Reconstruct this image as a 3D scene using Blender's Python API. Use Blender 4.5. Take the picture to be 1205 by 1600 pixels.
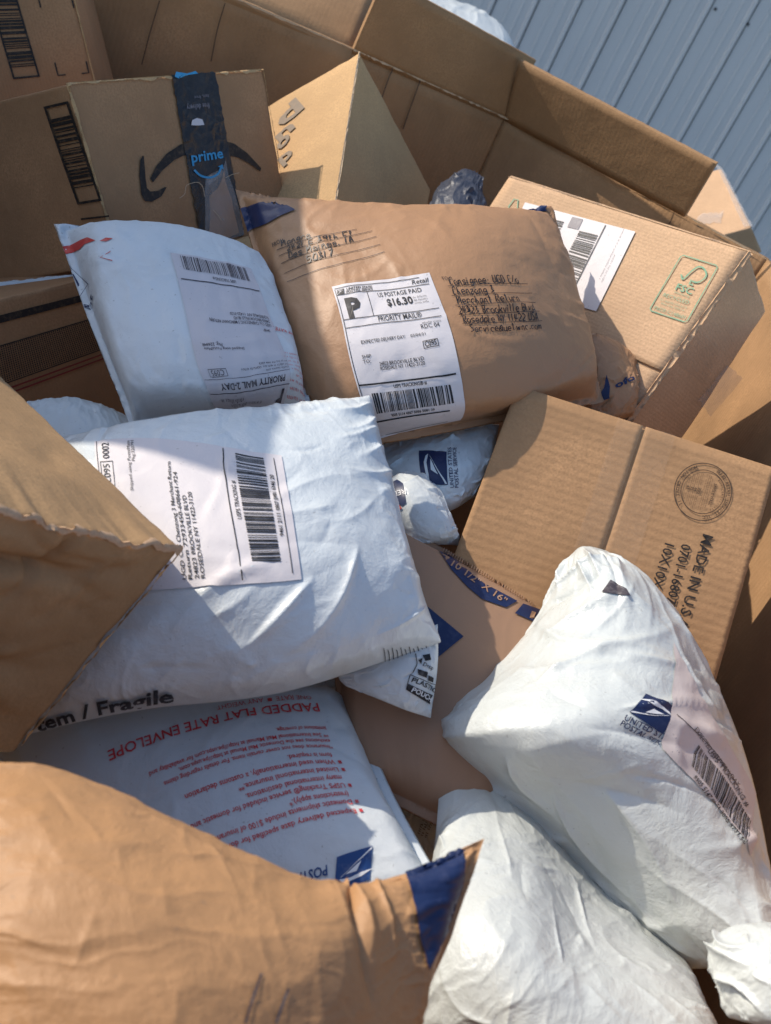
import bpy, bmesh, math, random
import numpy as np
from mathutils import Vector, Matrix

# ---------------------------------------------------------------- camera, light
for o in list(bpy.data.objects):
    bpy.data.objects.remove(o)
scn = bpy.context.scene
col = scn.collection
F, CX, CY = 1600.0, 602.5, 800.0          # focal length and centre in photograph pixels
PITCH, ROLL = math.radians(30.6), math.radians(26.9)
CAM = np.array([0.0, 0.0, 1.35])
_R0 = np.array([1.0, 0, 0])
_U0 = np.array([0, math.sin(PITCH), math.cos(PITCH)])
FWD = np.array([0, math.cos(PITCH), -math.sin(PITCH)])
CAX = math.cos(ROLL) * _R0 + math.sin(ROLL) * _U0
CAY = -math.sin(ROLL) * _R0 + math.cos(ROLL) * _U0
cd = bpy.data.cameras.new('camera')
cam = bpy.data.objects.new('camera', cd)
col.objects.link(cam)
m4 = Matrix.Identity(4)
for i in range(3):
    m4[i][0], m4[i][1], m4[i][2], m4[i][3] = CAX[i], CAY[i], -FWD[i], CAM[i]
cam.matrix_world = m4
cd.sensor_fit = 'VERTICAL'
cd.sensor_height = 24.0
cd.lens = 24.0 * F / 1600.0
cd.clip_start, cd.clip_end = 0.02, 2000
cd.dof.use_dof = True
cd.dof.focus_distance = 0.98
cd.dof.aperture_fstop = 6.6
scn.camera = cam

SUN = np.array([-0.82, 0.13, 0.48])       # direction towards the sun
SUN = SUN / np.linalg.norm(SUN)
w = bpy.data.worlds.new('World')
scn.world = w
w.use_nodes = True
nt = w.node_tree
sky = nt.nodes.new('ShaderNodeTexSky')
sky.sky_type = 'NISHITA'
sky.sun_disc = False
sky.sun_elevation = math.asin(SUN[2])
sky.sun_rotation = math.atan2(SUN[0], SUN[1])
sky.air_density = 1.0
sky.dust_density = 1.0
bg = nt.nodes['Background']
nt.links.new(sky.outputs[0], bg.inputs[0])
bg.inputs[1].default_value = 0.15
sd = bpy.data.lights.new('sun', 'SUN')
sd.energy = 2.9
sd.angle = math.radians(0.53)
sd.color = (1.0, 0.90, 0.76)
so = bpy.data.objects.new('sun', sd)
col.objects.link(so)
so.location = (-6, -1, 6)
so.rotation_euler = Vector(SUN).to_track_quat('Z', 'Y').to_euler()
scn.view_settings.view_transform = 'Standard'
scn.view_settings.look = 'None'
scn.view_settings.gamma = 1.0
scn.view_settings.exposure = 0.59
scn.render.engine = 'CYCLES'
scn.cycles.use_denoising = True
scn.cycles.max_bounces = 8


def unp(x, y, d):
    return CAM + (x - CX) / F * d * CAX - (y - CY) / F * d * CAY + d * FWD


def proj(P):
    v = np.asarray(P) - CAM
    d = v @ FWD
    return np.stack([CX + F * (v @ CAX) / d, CY - F * (v @ CAY) / d, d], -1)


def on_z(x, y, z):
    """the point of the plane at height z seen at a photograph pixel"""
    a = unp(x, y, 1.0) - CAM
    return CAM + a * ((z - CAM[2]) / a[2])


# ---------------------------------------------------------------- materials
MATS = {}


def nodes_of(name):
    m = bpy.data.materials.new(name)
    m.use_nodes = True
    t = m.node_tree
    return m, t, t.nodes['Principled BSDF']


def N(t, kind, **kw):
    n = t.nodes.new(kind)
    for k, v in kw.items():
        if k in n.inputs:
            n.inputs[k].default_value = v
        else:
            setattr(n, k, v)
    return n


def mixcol(t, fac, a, b, mode='MIX'):
    n = t.nodes.new('ShaderNodeMix')
    n.data_type = 'RGBA'
    n.blend_type = mode
    for sock, v in ((n.inputs[0], fac), (n.inputs[6], a), (n.inputs[7], b)):
        if isinstance(v, bpy.types.NodeSocket):
            t.links.new(v, sock)
        elif isinstance(v, (int, float)):
            sock.default_value = v
        else:
            sock.default_value = (*v, 1)
    return n.outputs[2]


def ramp(t, src, p0, p1, c0=(0, 0, 0), c1=(1, 1, 1)):
    n = t.nodes.new('ShaderNodeValToRGB')
    e = n.color_ramp.elements
    e[0].position, e[1].position = p0, p1
    e[0].color, e[1].color = (*c0, 1), (*c1, 1)
    t.links.new(src, n.inputs[0])
    return n.outputs[0]


def cardboard(name, colr, flute=0.35, pitch=0.0042, rough=0.78, dirt=0.35):
    m, t, b = nodes_of(name)
    L = t.links.new
    tc = N(t, 'ShaderNodeTexCoord')
    uv = N(t, 'ShaderNodeUVMap')
    n1 = N(t, 'ShaderNodeTexNoise', Scale=9.0, Detail=6.0, Roughness=0.62)
    L(tc.outputs['Object'], n1.inputs['Vector'])
    n2 = N(t, 'ShaderNodeTexNoise', Scale=420.0, Detail=3.0)
    L(tc.outputs['Object'], n2.inputs['Vector'])
    n3 = N(t, 'ShaderNodeTexNoise', Scale=38.0, Detail=5.0, Roughness=0.7)
    L(tc.outputs['Object'], n3.inputs['Vector'])
    sep = N(t, 'ShaderNodeSeparateXYZ')
    L(uv.outputs[0], sep.inputs[0])
    mul = N(t, 'ShaderNodeMath', operation='MULTIPLY')
    L(sep.outputs[0], mul.inputs[0])
    mul.inputs[1].default_value = 2 * math.pi / pitch
    sn = N(t, 'ShaderNodeMath', operation='SINE')
    L(mul.outputs[0], sn.inputs[0])
    dark = tuple(c * (1 - dirt) for c in colr)
    lite = tuple(min(1, c * 1.13) for c in colr)
    c = mixcol(t, ramp(t, n1.outputs[0], 0.3, 0.7), dark, lite)
    c = mixcol(t, ramp(t, n2.outputs[0], 0.35, 0.7), c, tuple(x * 0.78 for x in colr))
    sc = ramp(t, n3.outputs[0], 0.63, 0.75)
    c = mixcol(t, mul2(t, sc, 0.25), c, tuple(x * 0.6 for x in colr))
    # faint washboard tone of the liner over the flutes
    fl = N(t, 'ShaderNodeMapRange')
    L(sn.outputs[0], fl.inputs[0])
    fl.inputs[1].default_value, fl.inputs[2].default_value = -1, 1
    fl.inputs[3].default_value, fl.inputs[4].default_value = 0, 0.16 * flute
    c = mixcol(t, fl.outputs[0], c, tuple(x * 0.62 for x in colr))
    L(c, b.inputs['Base Color'])
    b.inputs['Roughness'].default_value = rough
    b.inputs['Specular IOR Level'].default_value = 0.3
    bp = N(t, 'ShaderNodeBump', Strength=flute, Distance=0.0006)
    L(sn.outputs[0], bp.inputs['Height'])
    bp2 = N(t, 'ShaderNodeBump', Strength=0.35, Distance=0.004)
    L(n3.outputs[0], bp2.inputs['Height'])
    L(bp.outputs[0], bp2.inputs['Normal'])
    bp3 = N(t, 'ShaderNodeBump', Strength=0.15, Distance=0.0006)
    L(n2.outputs[0], bp3.inputs['Height'])
    L(bp2.outputs[0], bp3.inputs['Normal'])
    L(bp3.outputs[0], b.inputs['Normal'])
    return m


def mul2(t, a, k):
    n = N(t, 'ShaderNodeMath', operation='MULTIPLY')
    t.links.new(a, n.inputs[0])
    n.inputs[1].default_value = k
    return n.outputs[0]


def film(name, colr, rough=0.38, crease=0.5, scale=14.0, spec=0.5, stain=0.25, sub=0.0, fine=0.25,
         stainc=(0.42, 0.38, 0.32), coat=0.0):
    """poly or paper mailer skin with fine crease relief"""
    m, t, b = nodes_of(name)
    L = t.links.new
    tc = N(t, 'ShaderNodeTexCoord')
    wn = N(t, 'ShaderNodeTexNoise', Scale=scale * 0.5, Detail=3.0)
    L(tc.outputs['Object'], wn.inputs['Vector'])
    vm = N(t, 'ShaderNodeVectorMath', operation='SCALE')
    L(wn.outputs[1], vm.inputs[0])
    vm.inputs['Scale'].default_value = 0.09
    va = N(t, 'ShaderNodeVectorMath', operation='ADD')
    L(tc.outputs['Object'], va.inputs[0])
    L(vm.outputs[0], va.inputs[1])
    rn = N(t, 'ShaderNodeTexNoise', Scale=scale, Detail=3.0, Roughness=0.5)
    rn.noise_type = 'RIDGED_MULTIFRACTAL'
    L(va.outputs[0], rn.inputs['Vector'])
    fn = N(t, 'ShaderNodeTexNoise', Scale=scale * 6, Detail=5.0, Roughness=0.65)
    L(va.outputs[0], fn.inputs['Vector'])
    st = N(t, 'ShaderNodeTexNoise', Scale=7.0, Detail=7.0, Roughness=0.72)
    L(tc.outputs['Object'], st.inputs['Vector'])
    sp = N(t, 'ShaderNodeTexNoise', Scale=260.0, Detail=2.0)
    L(tc.outputs['Object'], sp.inputs['Vector'])
    c = mixcol(t, mul2(t, ramp(t, st.outputs[0], 0.48, 0.78), stain), colr, stainc)
    c = mixcol(t, mul2(t, ramp(t, sp.outputs[0], 0.70, 0.76), stain * 1.3), c, (0.16, 0.14, 0.12))
    L(c, b.inputs['Base Color'])
    rr = N(t, 'ShaderNodeMapRange')
    L(st.outputs[0], rr.inputs[0])
    rr.inputs[3].default_value, rr.inputs[4].default_value = rough - 0.06, rough + 0.14
    L(rr.outputs[0], b.inputs['Roughness'])
    b.inputs['Specular IOR Level'].default_value = spec
    b.inputs['Coat Weight'].default_value = coat
    b.inputs['Coat Roughness'].default_value = 0.2
    if sub:
        b.inputs['Subsurface Weight'].default_value = sub
        b.inputs['Subsurface Radius'].default_value = (0.004, 0.004, 0.004)
        b.inputs['Subsurface Scale'].default_value = 1.0
    vo = N(t, 'ShaderNodeTexVoronoi', Scale=scale * 2.4)
    vo.feature = 'F1'
    vs = N(t, 'ShaderNodeVectorMath', operation='SCALE')
    L(wn.outputs[1], vs.inputs[0])
    vs.inputs['Scale'].default_value = 0.05
    v2 = N(t, 'ShaderNodeVectorMath', operation='ADD')
    L(tc.outputs['Object'], v2.inputs[0])
    L(vs.outputs[0], v2.inputs[1])
    L(v2.outputs[0], vo.inputs['Vector'])
    mk = N(t, 'ShaderNodeTexNoise', Scale=scale * 0.6, Detail=2.0)
    L(tc.outputs['Object'], mk.inputs['Vector'])
    mm_ = N(t, 'ShaderNodeMath', operation='MULTIPLY')
    L(vo.outputs['Distance'], mm_.inputs[0])
    L(ramp(t, mk.outputs[0], 0.38, 0.68), mm_.inputs[1])
    bp0 = N(t, 'ShaderNodeBump', Strength=min(1.0, crease), Distance=0.0042)
    L(mm_.outputs[0], bp0.inputs['Height'])
    bp = N(t, 'ShaderNodeBump', Strength=crease * 0.7, Distance=0.0045)
    L(rn.outputs[0], bp.inputs['Height'])
    L(bp0.outputs[0], bp.inputs['Normal'])
    bp2 = N(t, 'ShaderNodeBump', Strength=fine, Distance=0.003)
    L(fn.outputs[0], bp2.inputs['Height'])
    L(bp.outputs[0], bp2.inputs['Normal'])
    L(bp2.outputs[0], b.inputs['Normal'])
    return m


def ink(name, colr, rough=0.55, wear=0.25, under=(0.7, 0.68, 0.66), scale=90.0):
    m, t, b = nodes_of(name)
    tc = N(t, 'ShaderNodeTexCoord')
    n = N(t, 'ShaderNodeTexNoise', Scale=scale, Detail=4.0, Roughness=0.7)
    t.links.new(tc.outputs['Object'], n.inputs['Vector'])
    c = mixcol(t, mul2(t, ramp(t, n.outputs[0], 0.5, 0.72), wear), colr, under)
    t.links.new(c, b.inputs['Base Color'])
    b.inputs['Roughness'].default_value = rough
    b.inputs['Specular IOR Level'].default_value = 0.3
    return m


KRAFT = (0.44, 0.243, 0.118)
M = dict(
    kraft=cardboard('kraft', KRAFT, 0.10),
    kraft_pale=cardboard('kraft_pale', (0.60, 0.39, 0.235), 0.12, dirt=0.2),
    kraft_flute=cardboard('kraft_flute', (0.46, 0.262, 0.128), 0.2, pitch=0.0085),
    kraft_bin=cardboard('kraft_bin', (0.42, 0.245, 0.122), 0.13, pitch=0.0075, dirt=0.42),
    kraft_flap=cardboard('kraft_flap', (0.39, 0.228, 0.112), 0.05, pitch=0.0075),
    kraft_worn=cardboard('kraft_worn', (0.45, 0.28, 0.14), 0.05, pitch=0.006, dirt=0.4),
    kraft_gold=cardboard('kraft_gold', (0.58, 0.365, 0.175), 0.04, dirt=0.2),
    liner=cardboard('liner', (0.66, 0.50, 0.33), 0.0, dirt=0.3),
    poly=film('poly', (0.62, 0.665, 0.68), 0.27, 0.35, 15, 0.5, 0.22, 0.0, 0.4, coat=0.25),
    poly_cool=film('poly_cool', (0.58, 0.66, 0.70), 0.34, 0.35, 12, 0.5, 0.25, 0.0, 0.2),
    poly_green=film('poly_green', (0.59, 0.62, 0.60), 0.26, 0.45, 17, 0.5, 0.25, 0.0, 0.42, coat=0.25),
    paper_white=film('paper_white', (0.62, 0.66, 0.68), 0.5, 0.3, 16, 0.35, 0.3, 0.0, 0.3),
    mailer=film('mailer', (0.39, 0.214, 0.11), 0.46, 0.45, 13, 0.38, 0.2, 0.0, 0.3, (0.30, 0.17, 0.10)),
    mailer_gold=film('mailer_gold', (0.42, 0.232, 0.108), 0.5, 0.45, 16, 0.35, 0.2, 0.0, 0.35, (0.33, 0.19, 0.10)),
    mailer_matte=film('mailer_matte', (0.35, 0.205, 0.125), 0.55, 0.15, 8, 0.35, 0.25, 0.0, 0.1, (0.26, 0.16, 0.1)),
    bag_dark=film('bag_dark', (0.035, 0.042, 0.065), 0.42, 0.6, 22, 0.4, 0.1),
    label=film('label', (0.66, 0.62, 0.625), 0.5, 0.2, 14, 0.35, 0.25, 0.0, 0.15, (0.55, 0.48, 0.45)),
    label_worn=film('label_worn', (0.56, 0.53, 0.545), 0.5, 0.2, 14, 0.35, 0.35, 0.0, 0.15, (0.45, 0.38, 0.34)),
    label_pink=film('label_pink', (0.62, 0.54, 0.51), 0.5, 0.25, 14, 0.35, 0.25, 0.0, 0.15, (0.55, 0.45, 0.4)),
    black=ink('black_ink', (0.018, 0.017, 0.02), 0.5, 0.12),
    faded=ink('faded_black_ink', (0.06, 0.05, 0.06), 0.5, 0.3),
    grey=ink('grey_ink', (0.22, 0.20, 0.22), 0.5, 0.2),
    box_ink=ink('box_ink', (0.022, 0.018, 0.016), 0.6, 0.35, (0.25, 0.16, 0.09), 160),
    brown_ink=ink('brown_ink', (0.07, 0.045, 0.03), 0.6, 0.35, (0.3, 0.19, 0.1), 160),
    ghost_ink=ink('ghost_ink', (0.20, 0.15, 0.105), 0.6, 0.6, (0.3, 0.2, 0.12), 160),
    navy=ink('navy_ink', (0.013, 0.026, 0.085), 0.4, 0.12, (0.2, 0.2, 0.3)),
    royal=ink('royal_ink', (0.018, 0.06, 0.20), 0.4, 0.12),
    red=ink('red_ink', (0.55, 0.06, 0.05), 0.45, 0.15),
    red_soft=ink('red_soft', (0.62, 0.06, 0.065), 0.5, 0.25),
    dark_red=ink('dark_red', (0.24, 0.035, 0.03), 0.55, 0.2, (0.2, 0.1, 0.06)),
    green=ink('green_ink', (0.16, 0.34, 0.22), 0.6, 0.4, (0.5, 0.36, 0.22)),
    sky_ink=ink('sky_ink', (0.05, 0.33, 0.58), 0.4, 0.1),
    tan_ink=ink('tan_ink', (0.40, 0.23, 0.14), 0.5, 0.2),
    white_ink=ink('white_ink', (0.75, 0.76, 0.78), 0.5, 0.1),
    pen=ink('pen_ink', (0.012, 0.012, 0.016), 0.4, 0.05),
)


def tape_material(name, colr, alpha, rough=0.12):
    m, t, b = nodes_of(name)
    tc = N(t, 'ShaderNodeTexCoord')
    n = N(t, 'ShaderNodeTexNoise', Scale=30.0, Detail=6.0, Roughness=0.7)
    t.links.new(tc.outputs['Object'], n.inputs['Vector'])
    b.inputs['Base Color'].default_value = (*colr, 1)
    b.inputs['Roughness'].default_value = rough
    mr = N(t, 'ShaderNodeMapRange')
    t.links.new(n.outputs[0], mr.inputs[0])
    mr.inputs[1].default_value, mr.inputs[2].default_value = 0.3, 0.75
    mr.inputs[3].default_value, mr.inputs[4].default_value = alpha * 0.6, min(1, alpha * 1.5)
    t.links.new(mr.outputs[0], b.inputs['Alpha'])
    bp = N(t, 'ShaderNodeBump', Strength=0.3, Distance=0.002)
    t.links.new(n.outputs[0], bp.inputs['Height'])
    t.links.new(bp.outputs[0], b.inputs['Normal'])
    return m


M['tape'] = tape_material('clear_tape', (0.60, 0.43, 0.28), 0.14)
M['tape_grey'] = tape_material('scuffed_clear_tape', (0.62, 0.58, 0.55), 0.3, 0.2)
M['tape_black'] = film('black_tape', (0.008, 0.008, 0.010), 0.24, 0.7, 34, 0.45, 0.25, 0, 0.3, (0.12, 0.1, 0.09))


# ---------------------------------------------------------------- objects
def link_mesh(name, V, faces, mat, parent=None, origin=None, smooth=True, uvs=None):
    """one mesh object; V in world space, stored about its origin (its thing's origin for parts)"""
    V = np.asarray(V, float)
    if parent is not None:
        root = parent
        while root.parent is not None:
            root = root.parent
        origin = np.array(root.location)
    elif origin is None:
        origin = np.array([V[:, 0].mean(), V[:, 1].mean(), V[:, 2].min()])
    me = bpy.data.meshes.new(name)
    me.from_pydata((V - origin).tolist(), [], [list(map(int, f)) for f in faces])
    if uvs is not None:
        lay = me.uv_layers.new(name='UVMap')
        lay.data.foreach_set('uv', np.asarray(uvs, np.float32).ravel())
    if smooth:
        me.polygons.foreach_set('use_smooth', [True] * len(me.polygons))
    me.materials.append(M[mat] if isinstance(mat, str) else mat)
    me.update()
    o = bpy.data.objects.new(name, me)
    col.objects.link(o)
    if parent is None:
        o.location = origin
    else:
        o.parent = parent
    return o


def empty(name, loc):
    o = bpy.data.objects.new(name, None)
    o.empty_display_size = 0.1
    o.location = loc
    col.objects.link(o)
    return o


def tag(o, label=None, cat=None, group=None, kind=None):
    for k, v in (('label', label), ('category', cat), ('group', group), ('kind', kind)):
        if v:
            o[k] = v
    return o


# ---------------------------------------------------------------- numpy noise
def vnoise(x, y, seed):
    rng = np.random.default_rng(seed)
    T = rng.random((64, 64))
    xi, yi = np.floor(x).astype(int), np.floor(y).astype(int)
    fx, fy = x - xi, y - yi
    fx, fy = fx * fx * (3 - 2 * fx), fy * fy * (3 - 2 * fy)
    g = lambda a, b: T[a % 64, b % 64]
    return (g(xi, yi) * (1 - fx) + g(xi + 1, yi) * fx) * (1 - fy) + (g(xi, yi + 1) * (1 - fx) + g(xi + 1, yi + 1) * fx) * fy


def fbm(x, y, seed, octv=4):
    s, a, k = 0, 0.5, 1.0
    for o in range(octv):
        s = s + a * (vnoise(x * k, y * k, seed + o * 7) - 0.5)
        a, k = a * 0.5, k * 2.03
    return s


def ridged(x, y, seed, octv=3):
    s, a, k = 0, 0.6, 1.0
    for o in range(octv):
        s = s + a * (1 - np.abs(2 * vnoise(x * k, y * k, seed + o * 11) - 1)) ** 3
        a, k = a * 0.5, k * 1.9
    return s


def crumple(x, y, seed, n=40):
    """taut film between sharp creases: squared distance to the nearest of scattered points"""
    rng = np.random.default_rng(seed)
    x0, x1, y0, y1 = x.min(), x.max(), y.min(), y.max()
    c = np.stack([rng.uniform(x0, x1, n), rng.uniform(y0, y1, n)], 1)
    h = rng.uniform(0, 0.35, n)
    k = n / ((x1 - x0) * (y1 - y0) + 1e-9)
    best = np.full(x.shape, 9.0)
    for (a, b), hh in zip(c, h):
        best = np.minimum(best, ((x - a) ** 2 + (y - b) ** 2) * k + hh)
    return np.minimum(best, 1.6)


# ---------------------------------------------------------------- bags: a small cloth solver
def relax(X, rest, passes, keep):
    """project edge lengths; X (2,ny,nx,3) front and back sheets joined along the rim"""
    for _ in range(passes):
        for (dy, dx), L in rest:
            a = X[:, :X.shape[1] - dy, max(0, -dx):X.shape[2] - max(0, dx)]
            b = X[:, dy:, max(0, dx):X.shape[2] + min(0, dx)]
            d = b - a
            l = np.sqrt((d * d).sum(-1, keepdims=True)) + 1e-9
            k = 0.5 if max(abs(dy), abs(dx)) == 1 else 0.03
            c = d * ((l - L) / l) * (0.25 * k * 2)
            D = np.zeros_like(X)
            D[:, :X.shape[1] - dy, max(0, -dx):X.shape[2] - max(0, dx)] += c
            D[:, dy:, max(0, dx):X.shape[2] + min(0, dx)] -= c
            X += D
        glue(X, keep)
    return X


def glue(X, k):
    for sl in (np.s_[:k, :], np.s_[-k:, :], np.s_[:, :k], np.s_[:, -k:]):
        for s in (sl,):
            mid = (X[0][s] + X[1][s]) * 0.5
            X[0][s] = mid
            X[1][s] = mid


def rests(hx, hy):
    g = math.hypot(hx, hy)
    return [((0, 1), hx), ((1, 0), hy), ((1, 1), g), ((1, -1), g), ((0, 2), 2 * hx), ((2, 0), 2 * hy)]


SIMS = {}


def pillow(asp, seed, thick=0.2, rim=2, steps=70, sq=4.0):
    """inflated rectangular bag, unit height, width asp -> (2,ny,nx,3)"""
    key = (asp, seed, thick, rim, steps, sq)
    if key in SIMS:
        return SIMS[key]
    nx, ny = int(30 * asp), 30
    rng = np.random.default_rng(seed)
    X = None
    for lev in range(3):
        if lev:
            nx2, ny2 = nx * 2 - 1, ny * 2 - 1
            Y = np.zeros((2, ny2, nx2, 3))
            Y[:, ::2, ::2] = X
            Y[:, 1::2, ::2] = (X[:, :-1] + X[:, 1:]) / 2
            Y[:, :, 1::2] = (Y[:, :, :-2:2] + Y[:, :, 2::2]) / 2
            X, nx, ny = Y, nx2, ny2
            rim = rim * 2 - 1
        hx, hy = asp / (nx - 1), 1.0 / (ny - 1)
        u, v = np.meshgrid(np.linspace(-1, 1, nx), np.linspace(-1, 1, ny))
        prof = np.maximum(0, 1 - np.abs(u) ** sq) ** 0.5 * np.maximum(0, 1 - np.abs(v) ** sq) ** 0.5
        if X is None:
            X = np.zeros((2, ny, nx, 3))
            X[..., 0], X[..., 1] = u * asp / 2, v / 2
            X[0, ..., 2] = prof * 0.02
            X[1, ..., 2] = -prof * 0.02
        X[..., 2] += rng.normal(size=X.shape[:3]) * (0.006, 0.003, 0.0012)[lev]
        glue(X, rim)
        V = np.zeros_like(X)
        st = (steps, int(steps * 0.8), int(steps * 0.6))[lev]
        R = rests(hx, hy)
        for i in range(st):
            n = np.zeros_like(X)
            tx = np.gradient(X, axis=2)
            ty = np.gradient(X, axis=1)
            n = np.cross(tx, ty)
            n /= np.linalg.norm(n, axis=-1, keepdims=True) + 1e-9
            n[1] *= -1
            V = V * 0.86 + n * (0.0022, 0.0009, 0.0003)[lev]
            Xo = X.copy()
            X = X + V
            X = relax(X, R, (8, 6, 5)[lev], rim)
            lim = thick * 0.5 * np.maximum(prof, 0.03)
            X[0, ..., 2] = np.where(X[0, ..., 2] > lim, lim + (X[0, ..., 2] - lim) * 0.3, X[0, ..., 2])
            X[1, ..., 2] = np.where(X[1, ..., 2] < -lim, -lim + (X[1, ..., 2] + lim) * 0.3, X[1, ..., 2])
            V = (X - Xo) * 0.9
    SIMS[key] = X
    return X


def folds(u, v, asp, seed, n, amp, wang, extra=()):
    """crisp film folds: cusp-shaped ridges along short random lines, many running in from the edges"""
    rng = np.random.default_rng(seed)
    z = np.zeros(u.shape)
    x, y = u * asp, v
    segs = []
    for i in range(n):
        if i % 2:
            s = rng.integers(4)
            t = rng.uniform(0.03, 0.97)
            x0, y0 = ((t * asp, 0.02), (t * asp, 0.98), (0.02 * asp, t), (0.98 * asp, t))[s]
            a = (math.pi / 2, -math.pi / 2, 0, math.pi)[s] + rng.normal() * 0.45
            ln = rng.uniform(0.06, 0.24)
            wd = rng.uniform(0.009, 0.022)
            am = amp * rng.uniform(0.3, 1.0) * rng.choice((1, 1, -0.7))
        else:
            x0, y0 = rng.uniform(0.05, 0.95) * asp, rng.uniform(0.05, 0.95)
            a = wang + rng.normal() * 0.5 + (math.pi if rng.random() < 0.5 else 0)
            ln = rng.uniform(0.08, 0.42)
            wd = rng.uniform(0.010, 0.032)
            am = amp * rng.uniform(0.15, 0.8) * rng.choice((1, 1, -0.8))
        segs.append((x0, y0, a, ln, wd, am))
    for (u0, v0, u1, v1, am, wd) in extra:
        dx, dy = (u1 - u0) * asp, v1 - v0
        segs.append((u0 * asp, v0, math.atan2(dy, dx), math.hypot(dx, dy), wd, am))
    for x0, y0, a, ln, wd, am in segs:
        c, s = math.cos(a), math.sin(a)
        t = ((x - x0) * c + (y - y0) * s) / ln
        m = (t > -0.1) & (t < 1.1)
        bend = rng.normal() * 0.10 * ln
        d = np.abs((y - y0) * c - (x - x0) * s - bend * np.sin(np.clip(t, 0, 1) * math.pi))
        w_ = wd * (0.5 + 0.8 * np.clip(t, 0, 1))
        tap = np.clip(t * 6, 0, 1) * np.clip((1 - t) * 1.6, 0, 1)
        z += np.where(m, am * np.exp(-(d / w_) ** 1.15) * tap, 0)
    return z


def cr_weights(n, t):
    """Catmull-Rom weights (len(t), n) over n uniformly spaced controls"""
    Wt = np.zeros((len(t), n))
    s = np.clip(t, 0, 1) * (n - 1)
    i = np.minimum(np.floor(s).astype(int), n - 2)
    f = s - i
    c = [-0.5 * f ** 3 + f ** 2 - 0.5 * f, 1.5 * f ** 3 - 2.5 * f ** 2 + 1,
         -1.5 * f ** 3 + 2 * f ** 2 + 0.5 * f, 0.5 * f ** 3 - 0.5 * f ** 2]
    for k in range(4):
        j = i + k - 1
        r = np.arange(len(t))
        lo, hi = j < 0, j > n - 1
        ok = ~(lo | hi)
        Wt[r[ok], j[ok]] += c[k][ok]
        # linear extrapolation beyond the ends
        Wt[r[lo], 0] += 2 * c[k][lo]
        Wt[r[lo], 1] -= c[k][lo]
        Wt[r[hi], n - 1] += 2 * c[k][hi]
        Wt[r[hi], n - 2] -= c[k][hi]
    return Wt


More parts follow.
